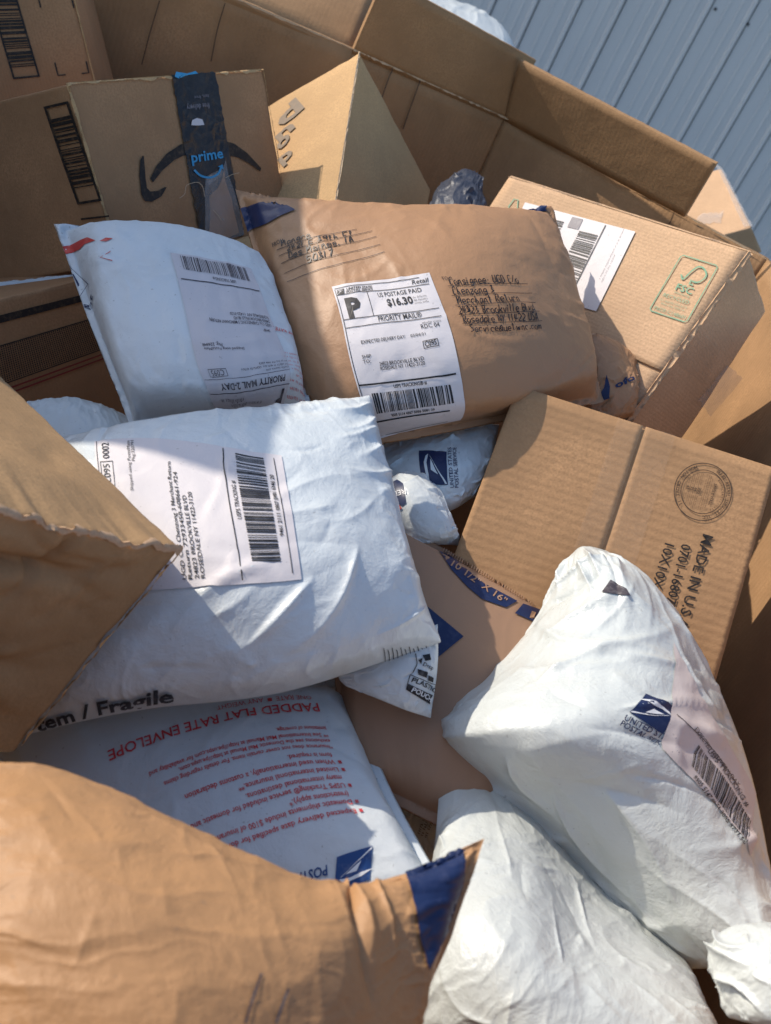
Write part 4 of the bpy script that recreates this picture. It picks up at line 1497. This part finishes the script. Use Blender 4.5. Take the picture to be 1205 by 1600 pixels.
p.text('EXPECTED DELIVERY DAY:', 14, Y(.385), 2.8, 0.004, 47)
p.text('03/04/21', 66, Y(.385), 2.6, 0.0, 14)
p.text('RDC 04', 78, Y(.345), 4.2, 0.0, 16)
p.frame(76, Y(.455), 89, Y(.415), .5)
p.text('C095', 77.5, Y(.447), 4.2, 0.015, 10)
p.text('SHIP', 12, Y(.465), 3.0, 0.0)
p.text('TO:', 12, Y(.492), 3.0, 0.0)
p.text('24823 BROOKVILLE BLVD', 27, Y(.515), 3.2, 0.004, 47)
p.text('ROSEDALE NY 11422-3120', 27, Y(.540), 3.2, 0.004, 47)
p.text('USPS TRACKING® #', 38, Y(.652), 3.2, 0.02, 34)
p.text('9505 5114 4367 5056 5081 39', 28, Y(.835), 2.8, 0.02, 46)
greek(p, 80, Y(.150), 13, 1.7, 3)
greek(p, 80, Y(.168), 12, 1.7, 4)
greek(p, 80, Y(.186), 12, 1.7, 5)
greek(p, 80, Y(.315), 17, 1.8, 6)
p.build('printed_text', fr, lab, 'black', 0.0015)
Print().bars(12, Y(.80), 92, Y(.672), 5, 42).build('barcode', fr, lab, 'black', 0.0015)
efr = baseline(mailer, (528, 463), (540, 460), 8)
eagle_logo(efr, lab, 'black', 0.0015, 'label')
# handwriting
fr = Frame(mailer, (430, 380), (578, 346), (601, 394), (449, 441), 155, 62)
p = Print()
for y, x1 in ((0, 155), (14, 155), (29, 155), (41, 152), (50.5, 128)):
    p.stroke([(0, y), (50, y + 1.0), (100, y + .5), (x1, y)], 0.75)
p.text('FROM:', -5, 57, 6.5, 0.0, 22)
p.build('address_lines', fr, mo, 'black', 0.0008)
p = Print()
hand(p, 'Manqra', 9, 53, 8, 50, 1.4, 1)
hand(p, '2421 E 39th Ct', 16, 43, 7, 104, 1.4, 2)
hand(p, 'Des Moines, IA', 15, 31, 9.5, 102, 1.6, 3)
hand(p, '50317', 40, 16, 10, 42, 1.6, 4)
p.build('handwriting', fr, mo, 'pen', 0.0010)
fr = Frame(mailer, (694, 433), (818, 430), (850, 516), (727, 522), 150, 100)
p = Print()
for i in range(5):
    y = 83.5 - 16.6 * i
    p.stroke([(0, y), (70, y + .6), (150, y)], 0.85)
p.text('TO:', -6, 94, 6.0, 0.0)
p.build('address_lines', fr, mo, 'black', 0.0008)
p = Print()
for s, x0, x1, i in (('Consignee: UGD C/o', 5, 132, 0), ('Chenzong 3', 4, 78, 1), ('Merchant Return', 5, 117, 2), ('24823 Brookville Blvd', 2, 140, 3),
                     ('Rosedale NY 11422 USA', 3, 143, 4), ('Service@uetwnc.com', 10, 146, 5)):
    hand(p, s, x0, 85.5 - 16.6 * i, 12.5, x1 - x0, 1.55, 10 + i)
p.build('handwriting', fr, mo, 'pen', 0.0010)
pxpoly(mailer, mo, 'navy_band', [(376, 327), (405, 318), (434, 314), (462, 329), (440, 338), (417, 351), (398, 357), (383, 367)], 'navy', 0.0016, 4)
class UVFrame(Frame):
    def __init__(self, surf, q, w_, h_):
        self.surf, self.q, self.w, self.h = surf, [np.array(x) for x in q], w_, h_


for u0_, u1_, va, vb in ((0.24, 0.46, 0.035, 0.022), (0.60, 0.97, 0.022, 0.05)):
    Print().rect(0, 0, 100, 10, 1.2, 0.5, 4).build('navy_band', UVFrame(mailer, [(u0_, 0.004), (u1_, 0.004), (u1_, vb), (u0_, va)], 100, 10), mo, 'navy', 0.0022, smooth=True)

# ================================================================ white padded mailer, label upside down
wo = white_mailer.obj
fr = Frame(white_mailer, (440, 652), (342, 655), (266, 396), (392, 421), 101.6, 152.4)
lab = sheet(white_mailer, wo, fr, 'label_worn')
p = Print()
p.text('PRIORITY MAIL 2-DAY', 8, Y(.205), 5.2, 0.02, 76)
p.rect(0, Y(.235), 100, Y(.235) + .5)
p.rect(0, Y(.155), 100, Y(.155) + .5)
p.frame(72, Y(.295), 92, Y(.248), .5)
p.text('C095', 75, Y(.288), 5, 0.0, 14)
for k, wd in ((0, 28), (1, 55), (2, 34)):
    greek(p, 2, Y(.262 + k * .024), wd, 2.4, 20 + k)
p.text('Shipped using PostalMate', 45, Y(.415), 2.4, 0.0, 44)
p.text('Pkg: 226848', 68, Y(.438), 2.4, 0.0, 22)
p.text('SHIP', 8, Y(.545), 3.0, 0.004)
p.text('UGD C/o CHENZONG 3 MERCHANT RETURN', 4, Y(.585), 3.0, 0.006, 72)
p.text('24823 BROOKVILLE BLVD', 4, Y(.612), 3.0, 0.006, 42)
p.text('ROSEDALE NY 11422-3120', 4, Y(.640), 3.0, 0.006, 45)
p.rect(2, Y(.825), 98, Y(.825) + .9)
p.text('USPS TRACKING #', 30, Y(.865), 3.0, 0.01, 30)
greek(p, 36, Y(.075), 40, 2.4, 31)
greek(p, 36, Y(.10), 40, 2.4, 32)
greek(p, 60, Y(.125), 30, 3.0, 33)
p.text('P', 6, Y(.13), 13, 0.05)
p.build('printed_text', fr, lab, 'faded', 0.0015)
Print().bars(10, Y(.985), 92, Y(.885), 8, 40).build('barcode', fr, lab, 'faded', 0.0015)
pxpoly(white_mailer, wo, 'red_stripe', [(92, 386), (110, 384), (127, 375), (137, 371), (150, 376), (133, 382), (125, 390), (112, 396), (96, 398)], 'red', 0.0007, 6)
pxpoly(white_mailer, wo, 'red_stripe', [(156, 377), (166, 372), (177, 373), (166, 378)], 'red', 0.0007, 6)
pxstroke(white_mailer, wo, 'red_tick', [[(173, 394), (157, 403), (176, 408)]], 1.2, 'red', smooth=False)
pxstroke(white_mailer, wo, 'navy_emblem', [[(104, 418), (139, 444), (118, 463)]], 1.4, 'navy', smooth=False)
pxpoly(white_mailer, wo, 'navy_emblem', [(107, 428), (110, 427), (119, 448), (113, 450)], 'navy', 0.0008)
pxpoly(white_mailer, wo, 'navy_emblem', [(113, 428), (115, 429), (125, 446), (122, 449)], 'navy', 0.0008)
tline(white_mailer, wo, 'ght', (129, 479), (147, 463), 8, 'navy', 0.01)
tline(white_mailer, wo, 'FLAT RATE EN', (470, 524), (418, 508), 6.5, 'red_soft', 0.01)
fr = Frame(white_mailer, (478, 630), (437, 622), (428, 545), (462, 552), 40, 80)
p = Print()
for k in range(9):
    greek(p, random.Random(k).choice((0, 2, 8)), 76 - k * 9, random.Random(k + 40).choice((22, 30, 36)), 4.2, 60 + k)
p.build('printed_text', fr, wo, 'red_soft', 0.0009)

# ================================================================ centre plastic mailer
co = centre.obj
fr = Frame(centre, (180, 928), (148, 691), (440, 713), (471, 906), 101.6, 152.4)
lab = sheet(centre, co, fr)
p = Print()
p.rect(2, 45, 100, 45.9)
p.rect(4, 6, 98, 6.6)
p.text('USPS TRACKING #', 42, 38.2, 3.3, 0.01, 32)
p.text('9461 2111 0807 0481 6346 20', 30, 8.6, 3.0, 0.012, 53)
p.text('UGD C/o Chenzong 3 Merchant Return', 4, 90, 3.4, 0.008, 79)
p.text('Return 72933450-608661-924', 4, 85, 3.4, 0.008, 72)
p.text('24823 BROOKVILLE BLVD', 4, 79.5, 3.4, 0.008, 54)
p.text('ROSEDALE NY 11422-3120', 4, 74.5, 3.4, 0.008, 57)
p.text('Shipped using PostalMate', 60, 124, 2.6, 0.0, 39)
p.text('Pkg:320791', 82, 120.5, 2.6, 0.0, 17)
p.text('0002', 84, 141, 5.4, 0.004, 14)
p.text('C095', 66, 141.5, 5.4, 0.004, 14)
p.frame(64, 138.5, 82, 149, .5)
p.rect(0, 150.5, 101, 151)
p.build('printed_text', fr, lab, 'black', 0.0015)
Print().bars(12, 14, 97, 36, 12, 46, step=4).build('barcode', fr, lab, 'black', 0.0015)
# drop-off ruler marks and recycling panel near the corner
p = []
for i in range(13):
    x = 599 + i * 6.6
    y = 1012 - i * 0.4
    L = 22 - i * 1.0
    p.append([(x, y + (3 if i % 2 else 0)), (x + 2, y + L * 0.5), (x + 2.4, y + L)])
pxstroke(centre, co, 'ruler_marks', p, 1.3, 'black')
pxstroke(centre, co, 'printed_arrow', [[(598, 1037), (589, 1050), (597, 1046)]], 1.6, 'black', smooth=False)
pxpoly(corner_flap, corner_flap.obj, 'printed_panel', [(638, 1068), (675, 1086), (671, 1100), (634, 1077)], 'black', 0.0008, 6)
tline(corner_flap, corner_flap.obj, 'POUCH', (642, 1080), (671, 1096), 7.5, 'white_ink', 0.02, 0.0013)
tline(corner_flap, corner_flap.obj, 'PLASTIC', (642, 1065), (677, 1082), 7.5, 'black', 0.02)
for q in ([(652, 1045), (668, 1050), (666, 1059), (653, 1054)], [(660, 1024), (671, 1022), (673, 1031), (664, 1033)], [(653, 1031), (660, 1028), (658, 1038)],
          [(669, 1055), (677, 1059), (676, 1066), (668, 1063)]):
    pxpoly(corner_flap, corner_flap.obj, 'recycling_mark', q, 'black', 0.0008, 6)
tline(corner_flap, corner_flap.obj, 'Drop', (660, 1040), (675, 1047), 6, 'black', 0.01)
pxstroke(corner_flap, corner_flap.obj, 'panel_outline', [[(649, 1022), (651, 1037), (646, 1048), (639, 1060), (635, 1076)]], 1.3, 'black')
pxstroke(corner_flap, corner_flap.obj, 'panel_outline', [[(642, 1055), (660, 1062), (679, 1070)]], 1.1, 'black')
tline(centre, co, 'tem / Fragile', (60, 1139), (272, 1092), 20, 'black', 0.03, 0.0022, shear=0.2)

# ================================================================ padded flat rate envelope, upside down
ro = rate.obj
fr = Frame(rate, (572, 1288), (245, 1398), (165, 1176), (496, 1100), 100, 60)
p = Print()
p.text('PADDED FLAT RATE ENVELOPE', 0, 0, 4.1, 0.014, 99)
p.text('ONE RATE', 2, -4.2, 2.2, 0.0, 17)
p.rect(21, -3.8, 23, -2.2)
p.text('ANY WEIGHT', 25, -4.4, 2.2, 0.0, 22)
for s, y, x, wd, h in (('limitations of coverage.', 11.2, 0, 23, 1.6), ('** See International Mail Manual at http://pe.usps.com for availability and', 14.4, 0, 84, 1.7),
                       ('exclusions see the Domestic Mail Manual at http://pe.usps.com.', 17.2, 0, 71, 1.7),
                       ('*Insurance does not cover certain items. For details regarding claims', 20.2, 0, 79, 1.7),
                       ('form is required.', 24.4, 2, 20, 2.0), ('When used internationally, a customs declaration', 28, 2, 70, 2.1),
                       ('Limited international insurance.**', 32, 2, 46, 2.1), ('many international destinations.', 36, 2, 44, 2.1),
                       ('USPS Tracking® service included for domestic and', 39.6, 2, 72, 2.1), ('(restrictions apply).*', 43.8, 2, 27, 2.1),
                       ('Domestic shipments include $100 of insurance', 47.6, 2, 66, 2.1), ('Expected delivery date specified for domestic', 52.2, 2, 68, 2.1)):
    p.text(s, x, y, h * 1.08, 0.012, wd)
for y in (28, 32, 39.6, 47.6, 52.2):
    p.rect(-1.2, y + .2, .4, y + 1.8)
p.build('printed_text', fr, ro, 'red_soft', 0.0008)
eagle_logo(Frame(rate, (584, 1372), (522, 1396), (520, 1342), (582, 1322), 20, 18), ro, 'royal')
tline(rate, ro, 'POSTAL SERVICE', (511, 1352), (395, 1384), 15, 'royal', 0.02, shear=0.2)
tline(rate, ro, 'UNITED STATES', (514, 1376), (400, 1408), 15, 'royal', 0.02, shear=0.2)

# ================================================================ brown paper mailer with the size on it
zo = sized.obj
pxpoly(sized, zo, 'navy_triangle', [(600, 930), (660, 942), (724, 995), (684, 1028), (610, 1062)], 'navy', 0.0010)
pxpoly(sized, zo, 'navy_band', [(686, 862), (702, 868), (755, 912), (808, 940), (790, 950), (753, 937), (730, 918), (705, 891)], 'navy', 0.0010)
pxpoly(sized, zo, 'navy_band', [(817, 944), (853, 957), (838, 974), (804, 959)], 'navy', 0.0010)
tline(sized, zo, '10 1/2" X 16"', (703, 885), (787, 945), 9, 'tan_ink', 0.01, 0.0016)
tline(sized, zo, 'L', (826, 966), (842, 972), 10, 'tan_ink', 0.03, 0.0016)
pr = []
for i in range(46):
    t_ = i / 45
    x, y = 694 + t_ * 166, 857 + t_ * 97
    pr.append([(x, y), (x - 3, y + 7)])
pxstroke(sized, zo, 'crimped_seal', pr, 1.4, 'tan_ink', 0.0014, smooth=False)

# ================================================================ right plastic mailer
go = right.obj
fr = Frame(right, (1052, 1004), (1180, 1240), (1172, 1338), (1034, 1170), 120, 60)
lab = sheet(right, go, fr, 'label_pink')
b = Frame(right, (1090, 1164), (1171, 1283), (1166, 1316), (1079, 1197), 80, 24)
Print().bars(0, 0, 80, 24, 15, 40).build('barcode', b, lab, 'black', 0.0015)
tline(right, lab, '9505 5147 8671 3055 8731 56', (1081, 1215), (1160, 1320), 6, 'black', 0.012, 0.0015)
tline(right, lab, 'USPS TRACKING #', (1103, 1174), (1163, 1262), 7, 'faded', 0.01, 0.0015)
tline(right, lab, 'EXPECTED DELIVERY DAY', (1083, 1140), (1150, 1230), 6, 'faded', 0.0, 0.0015)
pxstroke(right, lab, 'printed_line', [[(1056, 1118), (1090, 1148), (1120, 1182), (1152, 1230)]], 1.0, 'faded', 0.0015)
eagle_logo(Frame(right, (1003, 1082), (1058, 1108), (1041, 1150), (983, 1113), 24, 22), go, 'navy', 0.0007)
tline(right, go, 'UNITED STATES', (974, 1125), (1062, 1167), 9, 'navy', 0.015, shear=0.1)
tline(right, go, 'POSTAL SERVICE', (968, 1133), (1058, 1180), 9, 'navy', 0.015, shear=0.1)
pxpoly(right, go, 'black_patch', [(954, 907), (979, 921), (984, 931), (970, 930), (941, 926)], 'faded', 0.0010, 5)

# ================================================================ small bags
eo = eagle.obj
eagle_logo(Frame(eagle, (663, 761), (655, 705), (698, 702), (700, 758), 22, 18), eo, 'navy', 0.0009, 'poly_cool')
tline(eagle, eo, 'UNITED STATES', (709, 762), (705, 700), 5.5, 'navy', 0.01, 0.0010)
tline(eagle, eo, 'POSTAL SERVICE', (716, 762), (713, 700), 5.5, 'navy', 0.01, 0.0010)
oo = roll.obj
pxpoly(roll, oo, 'navy_print', [(600, 762), (621, 750), (630, 756), (635, 786), (629, 791), (604, 776)], 'navy', 0.0009, 5)
pxpoly(roll, oo, 'red_print', [(615, 793), (622, 786), (629, 794), (623, 799)], 'red', 0.0010, 5)
tline(roll, oo, 'RED', (634, 765), (614, 770), 7, 'white_ink', 0.01, 0.0013)
to = tuck.obj
pxpoly(tuck, to, 'navy_print', [(948, 586), (953, 604), (952, 622), (938, 627), (936, 618), (944, 606)], 'navy', 0.001, 5)
tline(tuck, to, 'ofo', (962, 607), (992, 594), 9, 'navy', 0.03, 0.001)
fo = fore.obj
pxpoly(fore, fo, 'navy_patch', [(631, 1354), (668, 1336), (705, 1321), (727, 1330), (722, 1370), (712, 1419), (690, 1470), (668, 1516), (655, 1470), (648, 1420)], 'navy', 0.0016, 4)
pxstroke(fore, fo, 'pen_stroke', [[(382, 1600), (394, 1560), (408, 1522)], [(430, 1600), (440, 1570), (450, 1545)]], 4.0, 'faded', 0.0008)
fr = Frame(codebag, (652, 1300), (672, 1252), (688, 1262), (668, 1310), 40, 16)
p = Print()
rng = random.Random(3)
for r_ in range(3):
    greek(p, 0, 1 + r_ * 5, 38, 4.2, 90 + r_)
p.build('printed_text', fr, codebag.obj, 'black', 0.0009)
pxpoly(redbag, redbag.obj, 'red_print', [(2, 466), (50, 448), (108, 440), (108, 452), (50, 462), (2, 478)], 'dark_red', 0.001)

# ================================================================ carton with the curved arrow
so_ = smile.obj
f1 = smile.face('z1')
Z = lambda pts: [(200 + x * .2158, 90 + y * .2158) for x, y in pts]
pxpoly(f1, so_, 'printed_arrow', Z([(178, 905), (160, 875), (200, 790), (280, 695), (380, 630), (530, 592), (690, 600), (770, 625), (860, 690), (962, 800), (956, 825), (880, 770),
                                     (790, 722), (690, 705), (540, 690), (395, 712), (330, 745), (250, 815)]), 'box_ink', 0.0008, 12)
pxpoly(f1, so_, 'printed_arrow', Z([(105, 710), (86, 745), (80, 850), (95, 990), (120, 1040), (170, 1045), (240, 1005), (278, 940), (265, 938), (215, 965), (160, 970), (135, 945),
                                     (125, 870), (118, 780), (112, 715)]), 'box_ink', 0.0008, 12)
fr = Frame(f1, (268, 117), (336, 113), (381, 368), (314, 382), 48, 190)
tp_ = Print().rect(0, 0, 48, 190, 4, 0.5, 5).build('packing_tape', fr, so_, 'tape_black', 0.0013, smooth=True)
pxpoly(f1, tp_, 'torn_paper', Z([(548, 1350), (552, 1100), (548, 960), (556, 860), (580, 930), (600, 900), (625, 885), (660, 870), (680, 800), (700, 740), (722, 860), (760, 960), (800, 1100), (836, 1283), (700, 1330)]),
       'tape_grey', 0.0019, 9)
pxpoly(f1, tp_, 'torn_paper', Z([(575, 1320), (590, 1150), (585, 1000), (640, 950), (668, 900), (690, 820), (700, 900), (740, 1010), (770, 1150), (800, 1270), (690, 1318)]), 'kraft', 0.0016, 9)
tline(f1, tp_, 'prime', *Z([(455, 762), (684, 728)]), 16, 'sky_ink', 0.02, 0.0022)
pxstroke(f1, tp_, 'smile_print', [Z([(470, 815), (520, 858), (590, 870), (645, 842), (668, 790)])], 3.2, 'sky_ink', 0.0022)
pxpoly(f1, tp_, 'smile_print', Z([(640, 792), (676, 776), (684, 812), (666, 800)]), 'sky_ink', 0.0022)
tline(f1, tp_, 'free delivery', *Z([(580, 330), (415, 348)]), 8.5, 'grey', 0.01, 0.0022)
tline(f1, tp_, 'fast, free', *Z([(575, 268), (470, 282)]), 5, 'grey', 0.0, 0.0022)
pxpoly(f1, tp_, 'torn_paper', Z([(450, 492), (456, 456), (490, 440), (530, 450), (545, 490), (500, 494)]), 'label', 0.0022)
pxpoly(f1, tp_, 'torn_paper', Z([(330, 140), (340, 105), (420, 118), (480, 100), (500, 118), (430, 128), (370, 128), (360, 155)]), 'sky_ink', 0.0022)
pxstroke(f1, so_, 'loose_thread', [Z([(358, 1022), (395, 990), (405, 935), (440, 915), (490, 908), (525, 940), (540, 1010)])], 0.9, 'liner', 0.004)
for q in ([(690, 875), (740, 850), (790, 838)], [(600, 1105), (640, 1150), (660, 1185)]):
    pxstroke(f1, so_, 'loose_thread', [Z(q)], 0.8, 'liner', 0.004)
f0 = smile.face('x0')
fr = Frame(f0, (69, 167), (107, 158), (160, 314), (122, 320), 32, 120)
p = Print().frame(0, 0, 32, 120, 3.0)
p.bars(3, 20, 29, 104, 21, 19, True)
p.build('barcode', fr, so_, 'box_ink', 0.0008)
tline(f0, so_, '-', (128, 347), (172, 342), 14, 'box_ink', 0.02)

# shaded carton in the corner
f2 = back.face('z1')
fr = Frame(f2, (-22, -20), (22, -20), (63, 120), (21, 124), 32, 110)
p = Print().frame(0, 0, 32, 110, 2.2)
p.bars(2, 14, 30, 110, 22, 24, True)
p.build('barcode', fr, back.obj, 'box_ink', 0.0008)
for q in ([(86, 98), (91, 118), (103, 117)], [(135, 96), (139, 114), (128, 115)], [(60, -4), (64, 12)], [(112, -4), (116, 13)]):
    pxstroke(f2, back.obj, 'corner_mark', [q], 2.2, 'box_ink', 0.0008, False)

# sunlit tipped carton
f3 = Face(dnp.P[0, 1, 0], dnp.P[0, 1, 1], dnp.P[0, 0, 0], dnp.P[0, 0, 1], dnp.P[0, 1, 1] - dnp.P[1, 1, 1])
for s, a, b_, h in (('d', (440, 200), (476, 168), 20), ('n', (436, 222), (462, 199), 14), ('o', (438, 236), (456, 214), 14), ('p', (440, 258), (460, 240), 14)):
    tline(f3, dnp.obj, s, a, b_, h, 'ghost_ink', 0.03)
f4 = dnp.face('z1')
p = Print()
for k in range(3):
    greek(p, 0, k * 8, 26, 5, 70 + k)
p.build('printed_mark', Frame(f4, (628, 312), (652, 318), (650, 345), (626, 340), 30, 26), dnp.obj, 'ghost_ink', 0.0008)

# pale carton with the tree emblem
f5 = fsc.face('z1')
flap_on(f5, fsc.obj, 0.004, 0.004, 0.996, 0.635, 0.0032, 'kraft_pale', 1, False, rag=0.004)
flap_on(f5, fsc.obj, 0.004, 0.648, 0.996, 0.996, 0.0022, 'kraft_pale', 2, False, rag=0.004)
fr = Frame(f5, (823, 319), (995, 365), (934, 489), (765, 442), 100, 76)
lab = Print().rect(0, 0, 100, 76, 5).build('shipping_label', fr, fsc.obj, 'label', 0.0046, smooth=True)
b = Frame(f5, (908, 364), (937, 371), (903, 446), (872, 434), 18, 50)
Print().bars(0, 0, 18, 50, 31, 22, True).build('barcode', b, lab, 'black', 0.0052)
b = Frame(f5, (868, 346), (884, 350), (862, 400), (846, 396), 12, 34)
Print().bars(0, 0, 12, 34, 32, 16, True).build('barcode', b, lab, 'black', 0.0052)
pxstroke(f5, lab, 'printed_line', [[(949, 355), (903, 447)]], 1.6, 'black', 0.0052, False)
pxpoly(f5, lab, 'printed_block', [(897, 342), (914, 346), (906, 362), (889, 358)], 'grey', 0.0052)
p = Print()
greek(p, 0, 6, 60, 2.2, 77)
greek(p, 30, 12, 34, 2.2, 78)
p.build('printed_text', Frame(f5, (984, 364), (940, 455), (928, 450), (972, 360), 70, 16), lab, 'faded', 0.0052)
fr = Frame(f5, (1067, 400), (1126, 418), (1075, 508), (1015, 488), 60, 95)
p = Print()
p.stroke([(4, 1), (56, 1), (59, 4), (59, 91), (56, 94), (4, 94), (1, 91), (1, 4), (4, 1)], 1.6, False)
p.stroke([(16, 66), (22, 60), (27, 74), (33, 84), (42, 84), (50, 76), (49, 68), (44, 62), (36, 61)], 2.4)
p.stroke([(34, 63), (34, 56), (40, 56)], 2.4, False)
p.text('FSC', 19, 42, 10, 0.015, 26)
p.text('www.fsc.org', 20, 37, 2.6, 0.0, 24)
p.text('RECYCLED', 8, 27, 5.4, 0.0, 40)
greek(p, 8, 20, 42, 3.2, 82)
greek(p, 12, 15, 36, 3.2, 83)
p.text('FSC® C148601', 6, 5, 5, 0.0, 48)
p.build('tree_emblem', fr, fsc.obj, 'green', 0.0046)
pxstroke(f5, fsc.obj, 'recycling_mark', [[(797, 326), (806, 314), (812, 315), (811, 329), (800, 331), (797, 326)]], 1.6, 'green', 0.0046, False)
f6 = fsc.face('x1')
Print().rect(0, 0, 40, 40, 6, 0.6, 3).build('packing_tape', Frame(f6, (1090, 515), (1125, 545), (1100, 600), (1058, 570), 40, 40), fsc.obj, 'tape', 0.0012, smooth=True)
Print().rect(0, 0, 40, 40, 6, 0.6, 4).build('packing_tape', Frame(f6, (1135, 570), (1160, 590), (1110, 650), (1090, 625), 40, 40), fsc.obj, 'tape_grey', 0.0012, smooth=True)

# square ribbed carton
f7 = ten.face('z1')
flap_on(f7, ten.obj, 0.003, 0.003, 0.4955, 0.997, 0.0034, 'kraft_flute', 4, False, rag=0.0)
flap_on(f7, ten.obj, 0.5065, 0.003, 0.997, 0.997, 0.0034, 'kraft_flute', 5, False, rag=0.0)
OFF = 0.0046
tl_, tr_ = np.array([0.38, 0.0]), np.array([0.66, 0.0])
tp = Print().rect(0, 0, 60, 220, 5, 0.3, 6)
tp.build('packing_tape', UVFrame(f7, [(0.40, 0.004), (0.62, 0.004), (0.62, 0.996), (0.40, 0.996)], 60, 220), ten.obj, 'tape', 0.0044, smooth=True)
tline(f7, ten.obj, 'MADE IN U.S.A.', (1097, 836), (1054, 985), 16.5, 'box_ink', 0.012, OFF)
tline(f7, ten.obj, '0701-1680732', (1064, 851), (1034, 962), 15, 'box_ink', 0.012, OFF)
tline(f7, ten.obj, '10X10X5(Y)', (1038, 850), (1006, 955), 15, 'box_ink', 0.012, OFF)
d_ = np.array([-0.27, 0.963])
u_ = np.array([0.963, 0.27])
c_ = np.array([1096.6, 771.0])
k_ = 46.0
fr = Frame(f7, c_ - d_ * k_ + u_ * k_, c_ + d_ * k_ + u_ * k_, c_ + d_ * k_ - u_ * k_, c_ - d_ * k_ - u_ * k_, 100, 100)
p = Print()
p.ring(50, 50, 48.5, 1.6, 64)
p.ring(50, 50, 37, 1.3, 56)
p.arc_text('BUNZL RETAIL SERVICES, LLC', 50, 50, 40.3, rad(158), rad(18), 5.6, 0.01)
p.arc_text('BOX CERTIFICATE', 50, 50, 31.5, rad(140), rad(38), 3.6, 0.0)
for i, ch in enumerate('MORTON GROVE IL'):
    a = rad(212 + i * 7.4)
    p.text(ch, 50 + 45.6 * math.cos(a), 50 + 45.6 * math.sin(a), 5.4, 0.01, align='c', rot=a + math.pi / 2)
p.text('SINGLE WALL', 50, 65, 4.6, 0.02, 38, 'c')
for k, (y, wd) in enumerate(((60, 50), (56.5, 58), (53, 62), (49.5, 62))):
    greek(p, 50 - wd / 2, y, wd, 2.2, 50 + k)
for k, (y, s) in enumerate(((42, '200'), (35.5, '64'), (29, '75'), (22, '65'))):
    greek(p, 20 + k * 3, y, 20 - k * 2, 2.0, 120 + k)
    p.text(s, 50, y - .6, 4.8, 0.02, None, 'c')
    greek(p, 60, y, 18 - k * 2, 2.0, 130 + k)
    p.rect(18 + k * 3, y - 2, 82 - k * 3, y - 1.6)
p.build('maker_stamp', fr, ten.obj, 'brown_ink', OFF)

# dotted carton
f8 = dot.face('z1')
fr = Frame(f8, (0, 491), (117, 462), (149, 549), (22, 594), 100, 80)
p = Print()
p.rect(-20, 70, 130, 79, 8)
p.rect(-20, 43.5, 130, 45, 8)
p.rect(-20, -.8, 130, .6, 8)
for i in range(52):
    for j in range(17):
        p.add([(-18 + i * 2.6, 1.6 + j * 2.5), (-16.5 + i * 2.6, 1.6 + j * 2.5), (-16.5 + i * 2.6, 3.3 + j * 2.5), (-18 + i * 2.6, 3.3 + j * 2.5)], [[0, 1, 2, 3]])
p.build('dotted_band', fr, dot.obj, 'box_ink', 0.0008)
p = Print().rect(-20, -8, 130, -6, 8).rect(-20, -14, 130, -12, 8)
p.build('red_lines', fr, dot.obj, 'dark_red', 0.0008)

# small carton behind the flap
f9 = behind.face('z1')
Print().rect(0, 0, 10, 60, 4, 0.5, 8).build('packing_tape', Frame(f9, (1118, 258), (1128, 262), (1176, 354), (1164, 356), 10, 60), behind.obj, 'tape_grey', 0.0012, smooth=True)
Print().rect(0, 0, 30, 14, 4, 0.9, 9).build('packing_tape', Frame(f9, (1095, 335), (1130, 332), (1126, 350), (1085, 352), 30, 14), behind.obj, 'tape_grey', 0.0012, smooth=True)

# score lines pressed into the bin walls
lo_ = lambda a: np.array([a[0], a[1], BOT])
for p_, q_, n_, lines in ((rp['m'], rp['A'], nm_, [[(612, 106), (604, 125), (592, 160)], [(655, 124), (640, 165), (628, 200)]]),
                          (farl, rp['m'], nl_, [[(352, 4), (340, 45), (330, 95)], [(250, 0), (235, 50), (222, 100)]]),
                          (rp['A'], corner['fr'], nr_, [[(1055, 332), (1050, 345), (1046, 352)]])):
    wall_face = Face(p_, q_, lo_(p_), lo_(q_), n_)
    for l_ in lines:
        pxstroke(wall_face, bin_, 'score_line', [l_], 1.6, 'brown_ink', 0.0045)
